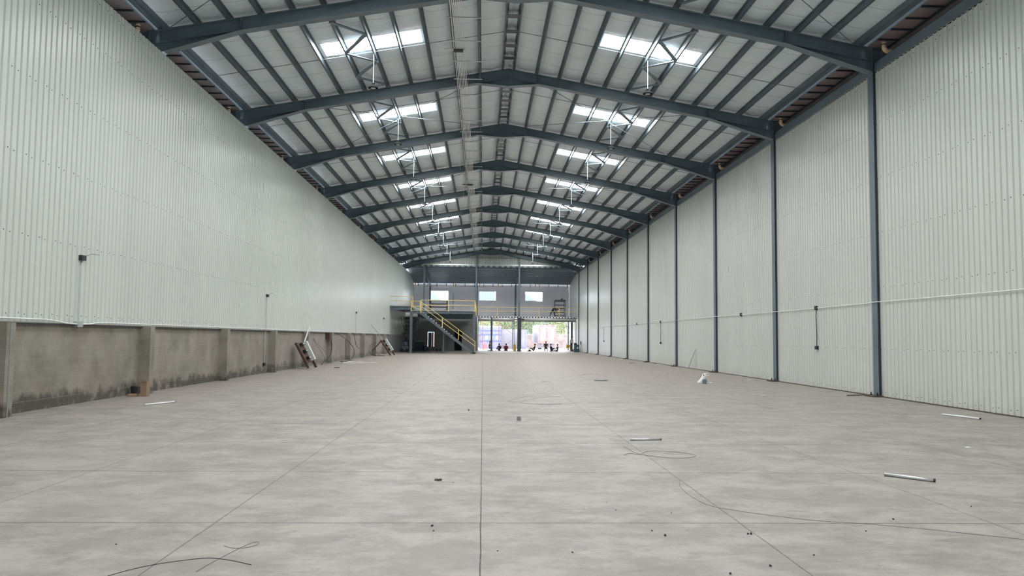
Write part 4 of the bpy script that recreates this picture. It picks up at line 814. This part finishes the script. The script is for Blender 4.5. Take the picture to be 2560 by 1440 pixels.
t = empty('yellow_barrier', (3.66, 87.9, 0), 'tall yellow plastic barrier drum beside the dark pier', 'barrier'); build('body', M().lathe((3.60, 87.9, 0), [(.17, 0), (.18, .1), (.15, .3), (.14, .7), (.08, .8)], 14), 'hiviz', t)
t = empty('folding_sign', (9.62, 88, 0), 'yellow and black striped folding stand near the right doorway column', 'sign stand'); build('panel', M().box(9.45, 9.85, 87.95, 87.98, .38, .8), 'hiviz', t); build('black_stripe', M().add([(9.55, 87.94, .55), (9.62, 87.94, .50), (9.85, 87.94, .68), (9.85, 87.94, .76)], [(0, 1, 2, 3)]), 'dark', t)
for x in (9.5, 9.8): build('leg', M().box(x-.02, x+.02, 87.95, 87.98, 0, .38), 'khaki', t)
thing('loose_sack', M().blob((10.38, 88.2, .15), (.2, .18, .2), 8, .3, 8), 'maroon', (10.38, 88.2, 0), 'dark red sack at the foot of the right doorway column', 'sack')
thing('dark_bundle', M().blob((5.3, 88.0, .06), (.18, .12, .1), 7, .4, 6), 'blackcloth', (5.3, 88, 0), 'small dark bundle at the feet of the person in black', 'bundle')

# ------------------------------------------------------------------ the yard outside
struct('floor_yard', M().box(-60, 70, YE, 190, -.14, -.02), 'ground')
t = empty('blue_container', (1.0, 106, 0), 'pale lavender-blue container stack left of the yard', 'container'); build('body', M().box(-.45, 2.5, 105, 111, 0, 3.05), 'lav', t)
build('top_band', M().box(-.47, 2.52, 104.96, 105, 2.82, 3.1), 'paleblue', t)
for z in (1.85, 2.42, 1.0): build('cross_rail', M().box(-.47, 2.52, 104.93, 105, z, z+.05), 'blue', t)
for x in (-.45, 2.45): build('corner_post', M().box(x-.03, x+.05, 104.91, 104.93, 0, 3.05), 'blue', t)
for i, x in enumerate((.3, .9, 1.7)): build('panel', M().box(x, x+.45, 104.95, 105, 1.2, 1.8), 'paleblue', t)
thing('white_container', M().box(2.55, 5.1, 107, 112, 0, 2.65), 'trailerw', (3.8, 107, 0), 'pale container behind the red scaffold', 'container', 'pale containers'); thing('white_container', M().box(5.15, 5.95, 105, 110, 0, 2.6).box(5.2, 5.7, 104.95, 105, .2, 2.5), 'lav', (5.4, 105, 0), 'narrow lavender container right of the dark pier', 'container', 'pale containers')
t = empty('box_trailer', (8.6, 106, 0), 'faded red-framed truck trailer seen from behind in the yard', 'trailer')
build('body', M().add([(7.12, 112, .85), (7.5, 105, .85), (9.88, 105, .85), (9.6, 112, .85), (7.12, 112, 3.3), (7.5, 105, 3.3), (9.88, 105, 3.3), (9.6, 112, 3.3)], [(0,3,2,1),(4,5,6,7),(0,1,5,4),(1,2,6,5),(2,3,7,6),(3,0,4,7)]), 'trailerw', t)
for a, b in ((7.56, 8.66), (8.72, 9.82)): build('rear_door', M().box(a, b, 104.95, 105, .95, 3.2), 'trailer', t)
for a, b in ((7.78, 8.5), (9.0, 9.55)): build('door_panel', M().box(a, b, 104.92, 104.95, 1.2, 3.0), 'trailerw', t)
build('frame', M().box(7.5, 7.58, 104.9, 105, .95, 3.2).box(9.8, 9.88, 104.9, 105, .95, 3.2).box(8.64, 8.74, 104.9, 105, .95, 3.2).box(7.5, 9.88, 104.89, 105, .8, .95).box(7.5, 9.88, 104.89, 105, 3.2, 3.3), 'trailer', t)
for x in (7.65, 9.35): build('mud_flap', M().box(x-.25, x+.3, 105.2, 105.24, .18, .8), 'greycloth', t); build('wheel', M().tube([(x-.15, 105.8, .45), (x+.3, 105.8, .45)], .45, 16), 'black', t)
build('underframe', M().box(8.2, 9.0, 105.3, 105.6, .5, .85), 'greycloth', t)
struct('wall_yard', M().box(-12, 26, 116, 116.3, 0, 1.98), 'yardwall')
struct('wall_yard_coping', M().box(-12, 26, 115.95, 116.35, 1.98, 2.05), 'slab')
t = empty('red_scaffold', (2, 95.5, 0), 'tall faded red scaffold frame just outside the left doorway', 'scaffold')
xs = (.05, 2.0, 4.15)
for x in (-.05+.0, 2.0, 3.78): build('standard', M().tube([(x, 98.2, 0), (x, 98.2, 4.2)], .045, 7), 'redscaf', t)
for p, q in (((2.0, 3.2), (3.78, 1.95)), ((2.4, .3), (3.78, 1.3)), ((2.3, 2.35), (3.78, 3.2)), ((-.8, 1.6), (-.05, 2.05)), ((-.8, 1.2), (-.05, .85)), ((2.0, 3.55), (3.78, 3.55)), ((2.0, .6), (3.78, .2))):
    build('brace', M().tube([(p[0], 98.2, p[1]), (q[0], 98.2, q[1])], .028, 6), 'redscaf', t)
thing('leaning_pole', M().tube([(2.5, 99.5, 2.3), (2.85, 98.9, -.02)], .035, 6), 'redscaf', (2.6, 99, 0), 'red pole leaning beside the scaffold', 'pole')
for i, (x, h) in enumerate(((.1, .7), (.28, .8), (.42, .65))): thing('orange_stake', M().tube([(x, 97.8, -.02), (x, 97.8, h)], .04, 6), 'orange', (x, 97.8, 0), 'orange-red stake standing outside the left shutter, %s from the left' % ORDN[i], 'stake', 'orange stakes')
def tree(x, y, h, w_, mt, lab, seed):
    rnd = random.Random(seed); t = empty('yard_tree', (x, y, 0), lab, 'tree', 'trees beyond the yard wall')
    build('trunk', M().tube([(x, y, -.02), (x+.1, y, h*.45)], [.18, .12], 7), 'bark', t)
    m = M()
    for i in range(4500):
        a = rnd.uniform(0, 6.28); u = rnd.random()**.4; ph = rnd.uniform(-1, 1); c = Vector((x+w_*u*math.cos(a)*math.sqrt(1-ph*ph), y+w_*.6*u*math.sin(a), h*.58+h*.42*ph*u))
        q = rnd.uniform(.04, .12); n_ = Vector((rnd.uniform(-1, 1), rnd.uniform(-1, 1), rnd.uniform(-1, 1))).normalized(); e = n_.orthogonal().normalized(); f = n_.cross(e)
        m.add([c-e*q, c+f*q*.6, c+e*q, c-f*q*.6], [(0, 1, 2, 3)], i % 3 == 0)
    build('foliage', m, [mt, 'leafy'], t)
for i, (x, h, w_, mt, d_) in enumerate(((-1.5, 6.4, 2.4, 'leafy', 'yellow-green tree at the left of the yard'), (1.6, 6.0, 2.4, 'leafy', 'yellow-green tree behind the blue container'), (4.2, 5.8, 2.2, 'leaf', 'green tree behind the red scaffold'), (6.6, 6.6, 2.3, 'leaf', 'dense green tree left of the trailer'), (9.2, 7.0, 2.6, 'leaf', 'tall green tree above the trailer'), (12.0, 6.2, 2.5, 'leafy', 'yellow-green tree right of the trailer'), (14.5, 6.0, 2.4, 'leaf', 'green tree at the right end of the yard wall'))):
    tree(x, 119+.5*(i % 2), h, w_, mt, d_, i)
t = empty('neighbour_shed', (-14, 150, 0), 'pale blue shed roof seen through the left and middle far windows', 'building'); build('wall', M().py([(-22, -.1), (2.2, -.1), (2.2, 11.2), (.2, 11.2), (-1.5, 12.5), (-1.55, 9.2), (-7.2, 7.8), (-9.9, 10.2), (-22, 14)], 150, 165), 'shedblue', t)
t = empty('far_shed', (12, 150, 0), 'pale blue gable roof seen through the right far window', 'building'); build('wall', M().py([(2.6, -.1), (16, -.1), (16, 7), (11.2, 8.3), (7.4, 10.6), (2.6, 12.6)], 152, 165), 'shedblue', t)
